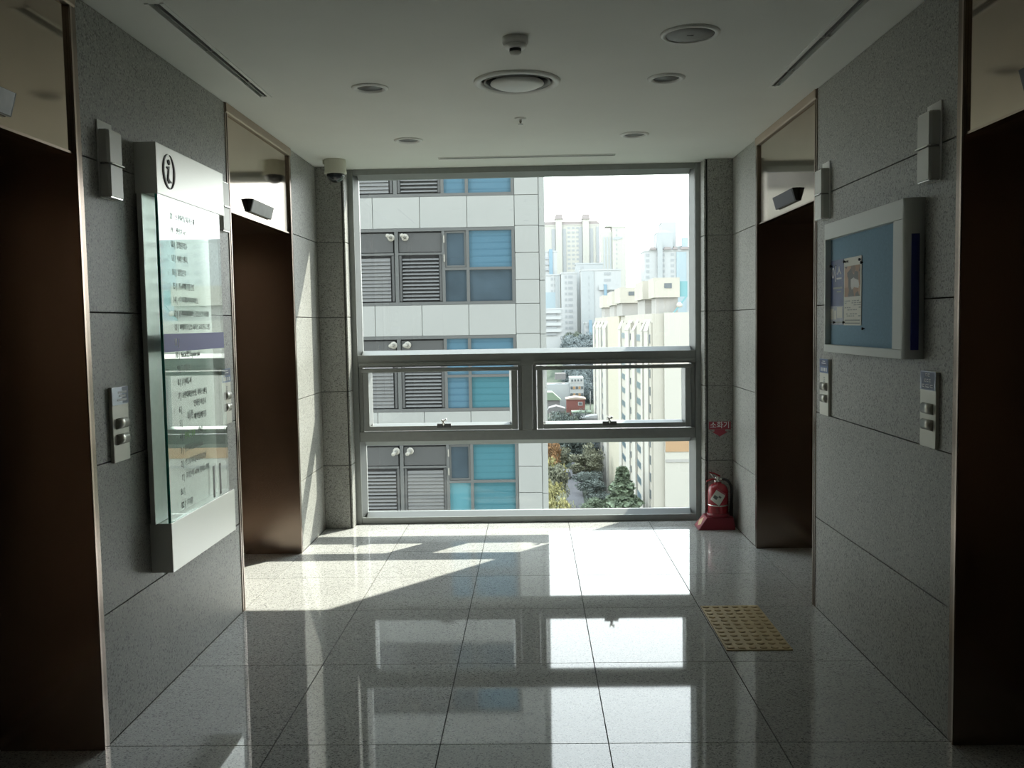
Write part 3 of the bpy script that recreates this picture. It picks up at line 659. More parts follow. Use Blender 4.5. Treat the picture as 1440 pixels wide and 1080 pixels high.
def smooth(pts, n=6):
    o = []; P = [Vector(p) for p in pts]
    for i in range(len(P) - 1):
        a, b, c_, d = P[max(i - 1, 0)], P[i], P[i + 1], P[min(i + 2, len(P) - 1)]
        for k in range(n):
            t = k / n; o.append(.5 * ((2 * b) + (c_ - a) * t + (2 * a - 5 * b + 4 * c_ - d) * t * t + (3 * b - a - 3 * c_ + d) * t ** 3))
    return o + [P[-1]]
MB().tube(smooth([(ex + .030, ey - .010, .3565)] + hp[1:]), .0095, 12).build('hose', M['hose'], fe)
MB().tube([(ex + .096, ey + .005, .1795), (ex + .095, ey + .006, .13), (ex + .094, ey + .006, .08)], [.011, .013, .016], 12).build('nozzle', M['hose'], fe)
# paper label wrapped on the body, turned on its corner
lb = MB(); n = 8; th = math.radians(33); vs = []
for j in range(n + 1):
    for i in range(n + 1):
        u, w = (i / n - .5) * .078, (j / n - .5) * .098
        a = (u * math.cos(th) + w * math.sin(th) - .012) / R_; z = .236 - u * math.sin(th) + w * math.cos(th)
        rr = R_ + .0012 if z <= .262 else .026 + (R_ - .026) * math.sqrt(max(0, 1 - ((z - .262) / .06) ** 2)) + .0014
        vs.append((ex + rr * math.sin(a), ey - rr * math.cos(a), z))
def sub(k0, k1, j0, j1): return [(j * (n + 1) + i, j * (n + 1) + i + 1, (j + 1) * (n + 1) + i + 1, (j + 1) * (n + 1) + i) for j in range(j0, j1) for i in range(k0, k1)]
lo = lb.add(vs, sub(0, n, 0, n), True).build('label_sheet', M['label'], fe)
def offs(d): return [(ex + (p[0] - ex) * (1 + d), ey + (p[1] - ey) * (1 + d), p[2]) for p in vs]
MB().add(offs(.008), sub(1, 4, 2, 4) + sub(4, 6, 4, 5), True).build('label_print', M['ink'], lo, kind='stuff')
MB().add(offs(.008), sub(0, n, 7, 8), True).build('label_heading', M['redsign'], lo)
# plastic stand: splayed foot with a collar
def frus(x0, x1, y0_, y1_, z0_, X0, X1, Y0, Y1, Z1):
    return MB().add([(x0, y0_, z0_), (x1, y0_, z0_), (x1, y1_, z0_), (x0, y1_, z0_), (X0, Y0, Z1), (X1, Y0, Z1), (X1, Y1, Z1), (X0, Y1, Z1)], [(0, 3, 2, 1), (4, 5, 6, 7), (0, 1, 5, 4), (1, 2, 6, 5), (2, 3, 7, 6), (3, 0, 4, 7)])
st = frus(2.712, 2.978, 6.425, 6.600, .0005, 2.778, 2.966, 6.440, 6.594, .088)
st.build('stand', M['redp'], fe, .004)
MB().lathe([(.072, .0885), (.080, .0885), (.079, .112), (.074, .114), (.072, .112)], (ex, ey, 0), 40, closed=True).build('stand_collar', M['redp'], fe)
# label on the slanted side of the stand
def slant(u, w, d=.0012):
    a = Vector((2.712, 6.425, .0005)); b_ = Vector((2.712, 6.600, .0005)); c_ = Vector((2.778, 6.440, .088)); e_ = Vector((2.778, 6.594, .088))
    p = (a * (1 - u) + b_ * u) * (1 - w) + (c_ * (1 - u) + e_ * u) * w; return p + Vector((-.8, 0, .6)) * d
MB().add([slant(.12, .12), slant(.88, .12), slant(.88, .92), slant(.12, .92)], [(0, 3, 2, 1)]).build('stand_label', M['redsign'], fe)
MB().add([slant(.2, .4, .002), slant(.5, .18, .002), slant(.8, .5, .002), slant(.5, .88, .002)], [(0, 3, 2, 1)]).build('stand_label_mark', M['yellowlab'], fe)
fs = thing('extinguisher_sign', (2.905, PY, .68), 'red arrow sign with white lettering on the pier above the extinguisher', 'sign')
MB().box(2.826, 2.984, PY - .0022, PY - .0004, .700, .757).build('plate', M['redsign'], fs)
MB().prism([(2.865, .699), (2.945, .699), (2.945, .684), (2.965, .684), (2.905, .648), (2.845, .684), (2.865, .684)], PY - .0022, PY - .0004, 'y').build('arrow', M['redsign'], fs)
text('소화기', .052, M['inkw'], (2.905, PY - .0027, .7285), 'back', fs, align='CENTER', bold=.0006)

# ================================================================== outside
# ------------------------------------------------------------------ land
def hgt(x, y):
    f = min(1, max(0, (y - 222) / 80)); h = -36 + 9 * f * f * (3 - 2 * f)
    g = min(1, max(0, (y - 315) / 75)); h += 16 * g * g * (3 - 2 * g)
    k = min(1, max(0, (y - 430) / 250)); h += 16 * k
    return h - 13 * min(1, max(0, (x - 14.5) / 3)) * min(1, max(0, (285 - y) / 12)) * min(1, max(0, (y - 110) / 20))
b = MB(); xs = [-220, -150, -100, -60, -40, -25, -15, -10, -6, -3, 0, 3, 6, 8, 10, 12, 13, 14, 14.5, 15, 16, 17, 17.5, 18, 20, 25, 32, 40, 60, 80, 110, 150, 200, 260, 340]; NX, NY = len(xs) - 1, 90; ys = [7.6 + 893 * (j / NY) ** 1.25 for j in range(NY + 1)]
b.add([(x, y, hgt(x, y)) for y in ys for x in xs], [(j * (NX + 1) + i, j * (NX + 1) + i + 1, (j + 1) * (NX + 1) + i + 1, (j + 1) * (NX + 1) + i) for j in range(NY) for i in range(NX)], True)
structure(b.build('ground', M['ground']))
rd = MB(); pts = [(6, 90, 6), (7.2, 150, 5.4), (9.1, 180, 4.9), (9.9, 200, 4.4), (11.4, 222, 4.0), (14.5, 245, 3.4)]
vs = []
for (x, y, w) in pts: vs += [(x - w / 2, y, hgt(x, y) + .12), (x + w / 2, y, hgt(x, y) + .12)]
structure(rd.add(vs, [(2 * i, 2 * i + 1, 2 * i + 3, 2 * i + 2) for i in range(len(pts) - 1)]).build('road', M['oasphalt']))

# ------------------------------------------------------------------ office tower across the street
OY, FH = 30.0, 3.53
ot = thing('office_tower', (-6, OY, -36), 'white clad office tower with louvres and blue windows across the street', 'building')
MB().box(-16, 2.0, OY + .14, OY + 14, -36, 34).build('core', M['cladj'], ot)
proto = {}
def part(key, name, m, mb_fn, loc, parent=ot, bevel=0):
    if key not in proto:
        o = mb_fn().build(name, m, bevel=bevel); o.parent = parent; o.location = Vector(loc) - WO[parent.name]; WO[o.name] = Vector(loc); proto[key] = o
    else:
        o = piece(proto[key], name, loc, parent)
        if o.data.materials[0] != m: o.material_slots[0].link = 'OBJECT'; o.material_slots[0].material = m
    return o
def pbox(w, d, h): return lambda: MB().box(-w / 2, w / 2, 0, d, -h / 2, h / 2)
XJ = [-11.36, -9.80, -8.26, -6.72, -5.18, -3.63, -2.08, -.53, 1.02]
for k in range(-3, 3):
    z = FH * k; top, bot = 4.65 + z, 2.14 + z; nb_ = 5.67 + z
    for a, c_ in zip(XJ[:-1], XJ[1:]): part('sp', 'cladding_panel', M['clad'], pbox(1.555 - .018 - .005, .13, 1.02 - .018), ((a + c_) / 2, OY, (top + nb_) / 2))
    for zz0, zz1 in ((2.14, 2.92), (2.92, 3.80), (3.80, 4.68), (4.68, 5.67)): part('c%.2f' % (zz1 - zz0), 'cladding_panel', M['clad'], pbox(.79 - .018, .13, zz1 - zz0 - .018), (1.415, OY, (zz0 + zz1) / 2 + z))
    for zz0, zz1 in ((1.12, 2.885), (2.885, 4.65)): part('e', 'cladding_panel', M['clad'], pbox(.19, .13, 1.765 - .018), (1.913, OY + .02, (zz0 + zz1) / 2 + z))
    # window band: frame bars
    H = top - bot
    part('bh', 'frame_rail', M['offr'], pbox(10.36, .10, .10), (-4.16, OY - .0, top - .05)); part('bh', 'frame_rail', M['offr'], pbox(10.36, .10, .10), (-4.16, OY, bot + .05))
    for x in (.965, -.53, -1.33): part('bv', 'frame_post', M['offr'], pbox(.10, .09, H - .202), (x, OY + .005, (top + bot) / 2))
    part('mid', 'frame_rail', M['offr'], pbox(2.19, .085, .085), (-.185, OY + .006, 3.31 + z))
    up = {0: ('pane_d', 'pane_b'), 1: ('pane_b', 'pane_b'), -1: ('pane_b', 'pane_b'), -2: ('pane_d', 'pane_g')}.get(k, ('pane_d', 'pane_b'))
    dn = {0: ('pane_d', 'pane_d'), 1: ('pane_b', 'pane_b'), -1: ('pane_b', 'pane_g'), -2: ('pane_t', 'pane_g')}.get(k, ('pane_d', 'pane_d'))
    part('p1', 'window_pane', M[up[0]], pbox(.70, .02, 1.19), (-.93, OY + .07, 3.95 + z)); part('p2', 'window_pane', M[up[1]], pbox(1.39, .02, 1.19), (.2175, OY + .07, 3.95 + z))
    part('p3', 'window_pane', M[dn[0]], pbox(.70, .02, 1.02), (-.93, OY + .07, 2.755 + z)); part('p4', 'window_pane', M[dn[1]], pbox(1.39, .02, 1.02), (.2175, OY + .07, 2.755 + z))
    if k in (0, -2):     # opening light
        def ring():
            b = MB(); b.box(-.345, .345, 0, .03, -.585, -.53); b.box(-.345, .345, 0, .03, .53, .585); b.box(-.345, -.29, 0, .03, -.5295, .5295); b.box(.29, .345, 0, .03, -.5295, .5295); return b
        part('ring', 'opening_light', M['offr'], ring, (-.93, OY + .035, 3.95 + z))
        for zz in (4.28, 3.66): part('hinge', 'hinge', M['bwhite'], pbox(.04, .05, .24), (-1.30, OY - .045, zz + z))
    # louvre bays
    for n, (xa, xb) in enumerate(((-2.80, -1.38), (-4.42, -2.95), (-5.95, -4.55))):
        xm, w = (xa + xb) / 2, 1.40
        part('dk', 'louvre_back', M['louvd'], pbox(1.46, .02, H - .21), (xm, OY + .10, (top + bot) / 2))
        part('tp', 'blank_panel', M['opanel'], pbox(1.40, .05, .62), (xm, OY + .04, top - .46))
        part('lr', 'frame_rail', M['offr'], pbox(1.44, .075, .07), (xm, OY + .012, top - .83)); part('lp', 'frame_post', M['offr'], pbox(.12, .085, H - .202), (xa - .07, OY + .006, (top + bot) / 2))
        for q_ in (xa + .05, xb - .05): part('ls', 'louvre_jamb', M['opanel'], pbox(.08, .07, 1.50), (q_, OY + .02, top - 1.63))
        def slat(): return MB().prism([(.0, -.034), (.012, -.038), (.062, .022), (.052, .030)], -.60, .60, 'x')
        def slat_shut(): return MB().prism([(.0, -.058), (.012, -.060), (.045, .044), (.033, .048)], -.60, .60, 'x')
        shut = (n == 1 and k != -2) or (n == 0 and k == -2)
        for i in range(12):
            part('sh' if shut else 'sl', 'louvre_slat', M['louv'], slat_shut if shut else slat, (xm, OY + .022, bot + .20 + i * .1187))
    for x in (-3.04, -2.58):
        p = part('fl', 'vent_flange', M['bwhite'], lambda: MB().lathe([(.0005, 0), (.115, 0), (.12, -.03), (.05, -.05), (.0005, -.05)], (0, 0, 0), 20, 'y'), (x, OY - .002 + .04, 4.36 + z))
        q_ = part('vp', 'vent_pipe', M['bwhite'], lambda: MB().lathe([(.05, 0), (.05, -.55), (.062, -.56), (.062, -.70), (.0005, -.70)], (0, 0, 0), 16, 'y'), (x, OY - .012, 4.36 + z))

# ------------------------------------------------------------------ beige apartment block along the road
bb = thing('apartment_block', (35, 200, -50), 'long beige apartment block with an orange band on its end wall', 'building')
X0, Y0, ZR = 20.7, 145.7, 2.65
MB().box(X0, 64, Y0, 278, -50, ZR).build('body', M['beige'], bb)
MB().box(22.5, 64.2, Y0 - .5, Y0 - .02, -50, ZR + .1).build('end_wall', M['bwhite'], bb)
MB().box(22.6, 64.1, Y0 - .62, Y0 - .51, -19.5, -17.7).build('orange_band', M['orange'], bb)
MB().box(22.6, 64.1, Y0 - .62, Y0 - .51, -21.2, -20.7).build('grey_band', M['gband'], bb)
MB().box(25.3, 26.1, Y0 - .62, Y0 - .51, -8.3, -6.2).build('end_window', M['bwin2'], bb)
def strip(y0_, y1_, out, m, top, cap=False):
    MB().box(X0 - out, X0 - .01, y0_, y1_, -50, top).build('bay', m, bb)
    if cap: MB().prism([(X0 - out - .1, top + .01), (X0 - .01, top + .01), (X0 - .01, top + 1.9)], y0_, y1_, 'y').build('bay_roof', M['bwhite'], bb)
strip(147.6, 152.6, .55, M['bwhite'], -.2, True); strip(153.2, 155.6, .8, M['bwhite'], -.2, True)
strip(163.6, 167.5, .9, M['bwhite'], -.2, True); strip(168.5, 171.4, .7, M['beige'], -.2); strip(173.5, 180.5, .9, M['bwhite'], -.2, True)
strip(191.5, 197, .7, M['bwhite'], -.2, True); strip(197.5, 228, .35, M['yell'], 2.6); strip(229, 239, .8, M['bwhite'], -.2, True)
strip(244, 250, .9, M['bwhite'], -.2, True); strip(255, 266, .7, M['bwhite'], -.2, True); strip(270, 277, .8, M['bwhite'], -.2, True)
wp = {}
for (y0_, y1_, out, m, hh) in ((145.9, 147.4, .4, 'bwin', 1.4), (156.2, 163.0, .66, 'bwin2', 1.1), (171.6, 173.2, .85, 'bwin', 1.2), (181.2, 190.6, .62, 'bwin2', 1.05), (239.6, 243.4, .8, 'bwin', 1.3), (266.5, 269.6, .7, 'bwin', 1.3), (251, 254.5, .7, 'bwin', 1.1)):
    MB().box(X0 - out * .8, X0 - .011, y0_, y1_, -50, 1.2).build('window_bay', M['beige'], bb)
    for f in range(12):
        z = -1.4 - 2.8 * f; key = (y0_,)
        if key not in wp:
            o = MB().box(-.12, .0, -(y1_ - y0_) / 2 + .15, (y1_ - y0_) / 2 - .15, -hh / 2, hh / 2).build('window', M[m]); o.parent = bb; o.location = Vector((X0 - out * .8 - .005, (y0_ + y1_) / 2, z)) - WO[bb.name]; wp[key] = o
        else: piece(wp[key], 'window', (X0 - out * .8 - .005, (y0_ + y1_) / 2, z), bb)
for i, (x0, x1, ya, yb) in enumerate(((21.4, 25.6, 149, 156), (20.9, 24.5, 160, 172), (19.7, 24.5, 188, 201), (20.2, 25, 212, 226), (20.5, 25, 244, 256), (29.5, 40, 149, 158), (46, 58, 149, 158))):
    MB().box(x0, x1, ya, yb, ZR + 2.6, ZR + 5.8).build('roof_house', M['beige'], bb)
    MB().box(x0 + .5, x1 - .2, ya + .8, yb - .3, ZR, ZR + 2.59).build('roof_house_base', M['gband'], bb)  # greyer than the block above, shade under the overhang put into the colour
    MB().box(x0 + 1.7, x0 + 2.9, ya - .08, ya - .005, ZR + 4.1, ZR + 4.9).build('window', M['bwin'], bb)
    MB().box(x1 + .01, x1 + 1.3, ya + .4, ya + .6, ZR + 2.7, ZR + 5.2).build('roof_door', M['teal'], bb)
    MB().prism([(x1 - 1.2, ZR + .1), (x1 - .9, ZR + .1), (x1 + 1.2, ZR + 2.7), (x1 + .9, ZR + 2.7)], ya - .4, ya - .15, 'y').build('roof_stair', M['teal'], bb)
    MB().lathe([(.0005, 0), (.45, .1), (.5, .5), (.3, .85), (.0005, .9)], (x1 - .1, ya - .2, ZR + .9), 12).build('water_tank', M['bwhite'], bb)

# ------------------------------------------------------------------ far towers
def tower(name, label, x0, x1, y, z1, m, dep=14, cols=(), fh=2.9, nf=12, ww=.5, z0=-30, cat='building', wm='twin', group='far apartment towers'):
    """cols: fractions of the width that carry a column of windows"""
    r = thing(name, ((x0 + x1) / 2, y, z0), label, cat, group)
    MB().box(x0, x1, y, y + dep, z0, z1).build('body', M[m], r)
    MB().box(x0 - .2, x1 + .2, y - .2, y + dep + .2, z1 + .01, z1 + .7).build('parapet', M[m], r)
    if cols:
        b = MB(); W = x1 - x0
        for c_ in cols:
            xc = x0 + W * c_
            for f in range(nf):
                z = z1 - 2.2 - fh * f; b.box(xc - ww, xc + ww, y - .12, y - .01, z, z + 1.3)
        b.build('windows', M[wm], r, kind='stuff')
    return r
def slab(r, x0, x1, y0_, y1_, z0, z1, name, m): return MB().box(x0, x1, y0_, y1_, z0, z1).build(name, M[m], r)
def P(px, py, Y): p = at(px, py, Y); return p.x, p.z
# cream twin-stair block at the back
xa, zt = P(766, 318, 600); xb, _ = P(843, 318, 600)
r = tower('apartment_tower', 'cream apartment block with two stair turrets, farthest of the skyline', xa - 12, xb, 600, zt, 'tyel', cols=(.42, .47, .58, .64, .70, .75), nf=16, ww=.9)
for (pa_, pb_) in ((781, 790), (819, 828)):
    u, zz = P(pa_, 302, 600); w, _ = P(pb_, 302, 600)
    slab(r, u, w, 598.5, 606, zt - 60, zz - 3, 'stair_turret', 'tyel'); MB().prism([(u - .6, zz - 3), (w + .6, zz - 3), (w, zz), (u, zz)], 598, 607, 'y').build('turret_roof', M['troof'], r)
    for q_ in (u - 2.6, w + .2): slab(r, q_, q_ + 2.4, 599.7, 599.98, zt - 55, zt - 2, 'glazed_strip', 'twin')
u, _ = P(838, 318, 600); slab(r, u, u + 2.2, 599.6, 599.98, zt - 24, zt - 1, 'glazed_strip', 'twin')
MB().prism([(xa - 12, zt + .72), (xb + .5, zt + .72), (xb - 1.5, zt + 2.8), (xa - 10, zt + 2.8)], 600, 614, 'y').build('roof', M['troof'], r)
xa, zt = P(846, 326, 560); xb, _ = P(880, 326, 560); xm, zq = P(861, 320, 560)
r = tower('apartment_tower', 'tall cream tower with a broad blank gable, right of the turreted block', xm, xb, 560, zq, 'tyel', cols=(.32,), nf=20, ww=.3)
slab(r, xa, xm - .01, 561, 575, -30, zt, 'side_wing', 'tyel')
for f in (.18, .45, .75): slab(r, xa + (xm - xa) * f, xa + (xm - xa) * f + 1.1, 560.8, 560.98, -10, zt - 3, 'glazed_strip', 'tgrey')
u, zz = P(851, 309, 560); w, _ = P(872, 309, 560); MB().prism([(u, zq + .72), (w, zq + .72), (w - 2.5, zz), ((u + w) / 2, zz + 1.4), (u + 2.5, zz)], 562, 572, 'y').build('roof', M['tyel'], r)
el = MB(); u, zz = P(868, 335, 560); el.lathe([(.0005, 0), (3.2, 0), (3.2, .15), (.0005, .15)], (u, 559.85 - .1, zz), 24, 'y', False)
o = el.build('wall_emblem', M['tgrey'], r); o.data.transform(Matrix.Translation((0, 0, 0)))
for v in o.data.vertices: v.co.z = (v.co.z - (zz - WO[r.name].z)) * .28 + (zz - WO[r.name].z) + (v.co.x - (u - WO[r.name].x)) * .1
# right hazy stepped tower
xa, zt = P(906, 354, 420); xb, _ = P(975, 350, 420)
r = tower('apartment_tower', 'white and blue stepped tower rising behind the beige roof houses', xa, xb + 8, 420, zt, 'tw', cols=(.05, .28, .42, .60, .93), nf=8, ww=.75, fh=2.5)
u, zz = P(924, 327, 420); w, _ = P(947, 327, 420); slab(r, u, w, 422, 432, zt - 8, zz, 'upper_block', 'tgrey'); MB().prism([(u - .3, zz + .01), (w + .3, zz + .01), ((u + w) / 2, zz + 1.6)], 422, 432, 'y').build('gable', M['tw'], r)
u, zz = P(936, 309, 420); w, _ = P(957, 309, 420); slab(r, u, w, 433, 444, zt - 4, zz, 'upper_block', 'tgrey'); MB().prism([(u - .3, zz + .01), (w + .3, zz + .01), ((u + w) / 2, zz + 1.3)], 433, 444, 'y').build('gable', M['tw'], r)
u, zz = P(951, 335, 420); w, _ = P(970, 335, 420); slab(r, u, w, 426, 432.9, zt - 4, zz - 3, 'upper_block', 'tw')
u, zz = P(961, 333, 420); w, _ = P(970, 333, 420); slab(r, u, w, 424, 425.9, zt - 2, zz, 'blue_block', 'tlblue')
u, _ = P(951, 352, 420); w, _ = P(965, 352, 420); slab(r, u, w, 419.4, 419.98, -20, zt - .4, 'blue_strip', 'tlblue')
u, _ = P(924, 352, 420); w, _ = P(931, 352, 420); slab(r, u, w, 418.5, 419.98, -20, zt + 4, 'stair_strip', 'tgrey')
for (pa_, pb_) in ((913, 923), (933, 944), (946, 953), (957, 972)):
    u, zz = P(pa_, 354, 420); w, _ = P(pb_, 354, 420); MB().prism([(u, zt + .72), (w, zt + .72), (w - .6, zt + 1.9), (u + .6, zt + 1.9)], 419, 424, 'y').build('roof_tile_strip', M['troof'], r)
# white blue apartments in the middle distance
D = 430
def mid(name, label, px0, px1, py, m, Y=D, cols=(), ww=.5, nf=12, fh=3.0, dep=12):
    xa, zt = P(px0, py, Y); xb, _ = P(px1, py, Y); return tower(name, label, xa, xb, Y, zt, m, cols=cols, nf=nf, ww=ww, fh=fh, dep=dep), xa, xb, zt
r, xa, xb, zt = mid('apartment_tower', 'white block with a stair-stepped top in front of the turreted block', 752, 783, 355, 'tw', 470, (), dep=20)
for k in range(3): slab(r, xa, xb - 4, 469.4, 469.98, zt - 3.6 - 2.9 * k, zt - 2.4 - 2.9 * k, 'window_strip', 'twin')
slab(r, xb - 4, xb - 2.2, 469.2, 469.98, -10, zt + 1.5, 'blue_fin', 'tblue')
r, xa, xb, zt = mid('apartment_tower', 'white and light blue block left of the middle white block', 758, 787, 388, 'tw', 440, (.62, .78), .5, 10)
slab(r, xa, xb, 439.3, 439.98, zt - 17, zt - 8, 'blue_panel', 'tlblue'); slab(r, xb - 2.2, xb, 439.2, 439.98, -10, zt - .3, 'grey_strip', 'tgrey')  # light blue panel, and a grey strip down the right edge
r, xa, xb, zt = mid('apartment_tower', 'white block with one column of triple windows', 789, 811, 385, 'tw', 436, (.3, .52, .66), .55, 12, 2.7)
r, xa, xb, zt = mid('apartment_tower', 'grey and white block with a single slit column', 810, 848, 372, 'tgrey', 455, (.22,), .8, 6, 4)
r, xa, xb, zt = mid('apartment_tower', 'broad white block with a blue fin and grey flank', 817, 873, 381, 'tw', D, (.60, .66, .72), .5, 9, 3.0)
slab(r, xa, xa + (xb - xa) * .32, D - .5, D - .02, -12, zt - .2, 'grey_flank', 'tgrey')
s_ = MB()
for f in range(8): s_.box(xa + (xb - xa) * .18, xa + (xb - xa) * .18 + .4, D - .62, D - .51, zt - 4 - 3 * f, zt - 2.6 - 3 * f)
s_.build('slits', M['twin'], r, kind='stuff')
u, zz = P(849, 400, D); w, _ = P(853, 400, D); slab(r, u, w, D - 1.6, D - .02, -12, zz, 'blue_fin', 'tblue')
slab(r, u - 2.4, xb, D - 1.2, D - .63, zz - 2.6, zz - .4, 'balcony_band', 'tw')
r, xa, xb, zt = mid('apartment_block_small', 'low white block with banded balconies beside the office tower', 757, 791, 436, 'tw', 400, (), dep=14)
for k in range(4):
    slab(r, xa, xb - 2.5, 399.4, 399.98, zt - 2.9 - 2.75 * k, zt - 1.6 - 2.75 * k, 'window_strip', 'twin'); slab(r, xa, xb - .6, 398.6, 399.3, zt - 1.5 - 2.75 * k, zt - .1 - 2.75 * k, 'balcony_band', 'tw')
r, xa, xb, zt = mid('apartment_block_small', 'small white block with a blue fin between the trees and the beige block', 823, 838, 455, 'tw', 408, (.2, .85), .7, 5, 2.6)
u, zz = P(828, 450, 408); w, _ = P(832.5, 450, 408); slab(r, u, w, 407, 407.98, -14, zz, 'blue_fin', 'tblue')
# more of the city to the right, seen mirrored in the sign glass
r = tower('apartment_tower', 'white tower hidden behind the window frame, mirrored in the sign glass', 92, 116, 300, 30, 'tw', cols=(.12, .3, .7, .88), nf=18, ww=1.1)
r = tower('apartment_tower', 'light blue tower beyond the beige block, mirrored in the sign glass', 120, 150, 360, 36, 'tlblue', cols=(.1, .35, .62, .85), nf=20, ww=1.2)

# ------------------------------------------------------------------ houses on the slope
SYs = 300
u, z1_ = P(801, 531, SYs); w, _ = P(820.5, 531, SYs); _, z0_ = P(810, 561, SYs)
r = thing('school_building', ((u + w) / 2, SYs, z0_), 'grey and white building with orange window panels on the slope', 'building')
slab(r, u, w, SYs, SYs + 8, -32, z1_ - 1.7, 'body', 'tgrey'); slab(r, u, w, SYs - .1, SYs + 8.1, z1_ - 1.69, z1_, 'parapet', 'tw')
lx, _ = P(762, 540, SYs); slab(r, lx, u - .05, SYs + 1, SYs + 9, -32, z1_ - 2.2, 'side_wing', 'tgrey')
a_, zb = P(781, 526, SYs); c_, zc_ = P(796, 533, SYs); slab(r, a_, c_, SYs + 3, SYs + 8, zc_ - .3, zb, 'roof_plant', 'gryroof')
W = w - u
for zi in (1, 2):
    for k in range(5): slab(r, u + W * (.06 + .19 * k), u + W * (.21 + .19 * k), SYs - .15, SYs - .005, z1_ - 1.1 - 2.25 * zi - .5, z1_ - 1.1 - 2.25 * zi + .4, 'window', 'bwin' if k % 2 == 0 else 'orange')
for k in range(4): slab(r, u + W * (.12 + .22 * k), u + W * (.24 + .22 * k), SYs - .2, SYs - .105, z1_ - 1.3, z1_ - .6, 'window', 'bwin')
slab(r, u + .1, w - .4, SYs - .12, SYs - .005, z0_, z0_ + 1.8, 'ground_band', 'gryroof')
HY = 285
u, z1_ = P(795.5, 562, HY); w, _ = P(824, 562, HY); _, z0_ = P(810, 586, HY)
r = thing('brick_house', ((u + w) / 2, HY, z0_), 'red brick house with a pale flat roof on the slope', 'house')
slab(r, u + .3, w - .3, HY, HY + 6, -33, z1_, 'body', 'brick'); MB().prism([(u, z1_ + .01), (w, z1_ + .01), (w, z1_ + .25), ((u + w) / 2, z1_ + .75), (u, z1_ + .25)], HY - .4, HY + 6.4, 'y').build('roof', M['rooftop'], r)
a_, zz = P(816, 567, HY); slab(r, a_ - .7, a_ + .7, HY - .12, HY - .005, zz - .75, zz + .45, 'window', 'tw'); slab(r, a_ - .5, a_ + .5, HY - .2, HY - .125, zz - .55, zz + .25, 'window_pane', 'bwin')
HY = 290
u, z1_ = P(768, 553, HY); w, zr = P(787, 557, HY)
r = thing('green_roofed_house', ((u + w) / 2, HY, -33), 'house with a pale green roof beside the office tower', 'house')
slab(r, u, w, HY, HY + 6, -33, zr - 1.3, 'body', 'gryroof'); MB().prism([(u - .5, zr - 1.29), (w + .5, zr - 1.29), (u + 2, z1_ + .3), (u, z1_ + .3)], HY - .5, HY + 6.5, 'y').build('roof', M['groof'], r)
HY = 275
u, z1_ = P(770, 573, HY); w, _ = P(795, 573, HY)
r = thing('grey_roofed_house', ((u + w) / 2, HY, -34), 'low house with a curved grey roof in front of the brick house', 'house')
slab(r, u + .5, w - .3, HY, HY + 5, -34, z1_ - 1.3, 'body', 'gband'); MB().prism([(u - .2, z1_ - 1.29), (u + 2, z1_ - 1.7), (w, z1_ - 1.1), (w, z1_ - .4), ((u + w) / 2, z1_ + .4), (u + .4, z1_ - .2)], HY - .4, HY + 5.4, 'y').build('roof', M['gryroof'], r)
HY = 268
u, z1_ = P(806, 579, HY); w, _ = P(830, 580, HY)
r = thing('pale_shed', ((u + w) / 2, HY, -34), 'low pale green shed in front of the brick house', 'shed')
slab(r, u, w, HY, HY + 4, -35, z1_ - .4, 'body', 'tgrey'); slab(r, u - .4, w + .4, HY - .4, HY + 4.4, z1_ - .39, z1_, 'roof', 'lpale' if False else 'groof')
u, z1_ = P(831, 586, 262); w, _ = P(840, 586, 262)
r = thing('white_shed', ((u + w) / 2, 262, -34), 'white shed against the far end of the beige block', 'shed')
slab(r, u - 3, w, 262, 266, -35, z1_ - .5, 'body', 'tw'); MB().prism([(u - 3.2, z1_ - .49), (w + .2, z1_ - .49), (w, z1_ + .4), (u, z1_ + .3)], 261.6, 266.4, 'y').build('roof', M['tw'], r)
u, zt_ = P(830, 550, 290)
r = tag(MB().tube([(u, 290, -31), (u, 290, zt_ - 1.5), (u + .02, 290, zt_)], [.16, .14, .1], 8).build('utility_pole', M['tgrey']), 'thin pale pole standing before the dark hill trees', 'pole')

# ------------------------------------------------------------------ trees
def crown_mesh(kind, n, seed):
    rnd = random.Random(seed); b = MB(); vs = []; fs = []
    lobes = [(rnd.uniform(-.5, .5), rnd.uniform(-.5, .5), rnd.uniform(.15, .95), rnd.uniform(.14, .30)) for _ in range(26)] if kind != 'cone' else None
    for i in range(n):
        if kind == 'cone':
            h = rnd.random() ** .8; rad = .36 * min(1 - h, .55) * (.75 + .25 * math.sin(h * 40 + rnd.random())) + .02; a = rnd.uniform(0, 2 * PI); q = math.sqrt(rnd.uniform(.35, 1))
            p = Vector((rad * q * math.cos(a), rad * q * math.sin(a), .08 + .92 * h))
        else:
            lx, ly, lz_, lr = rnd.choice(lobes); d = Vector((rnd.gauss(0, 1), rnd.gauss(0, 1), rnd.gauss(0, 1))).normalized() * lr * rnd.uniform(.55, 1.1)
            p = Vector((lx * .62, ly * .62, lz_ * .9)) + d * Vector((.72, .72, .6)) if False else Vector((lx * .62 + d.x * .72, ly * .62 + d.y * .72, lz_ * .85 + d.z * .6))
        s = rnd.uniform(.016, .036); nrm = ((p - Vector((0, 0, .45))).normalized() + Vector((rnd.gauss(0, .7), rnd.gauss(0, .7), rnd.gauss(0, .7)))).normalized(); t = nrm.cross(Vector((rnd.uniform(-1, 1), rnd.uniform(-1, 1), rnd.uniform(-1, 1)))).normalized(); u_ = (nrm + Vector((rnd.uniform(-.6, .6), rnd.uniform(-.6, .6), rnd.uniform(-.6, .6)))).cross(t).normalized()
        k = len(vs); vs += [p + t * s, p + u_ * s * .8, p - t * s, p - u_ * s * .8]; fs.append((k, k + 1, k + 2, k + 3))
    me = bpy.data.meshes.new('crown'); me.from_pydata([tuple(v) for v in vs], [], fs); return me
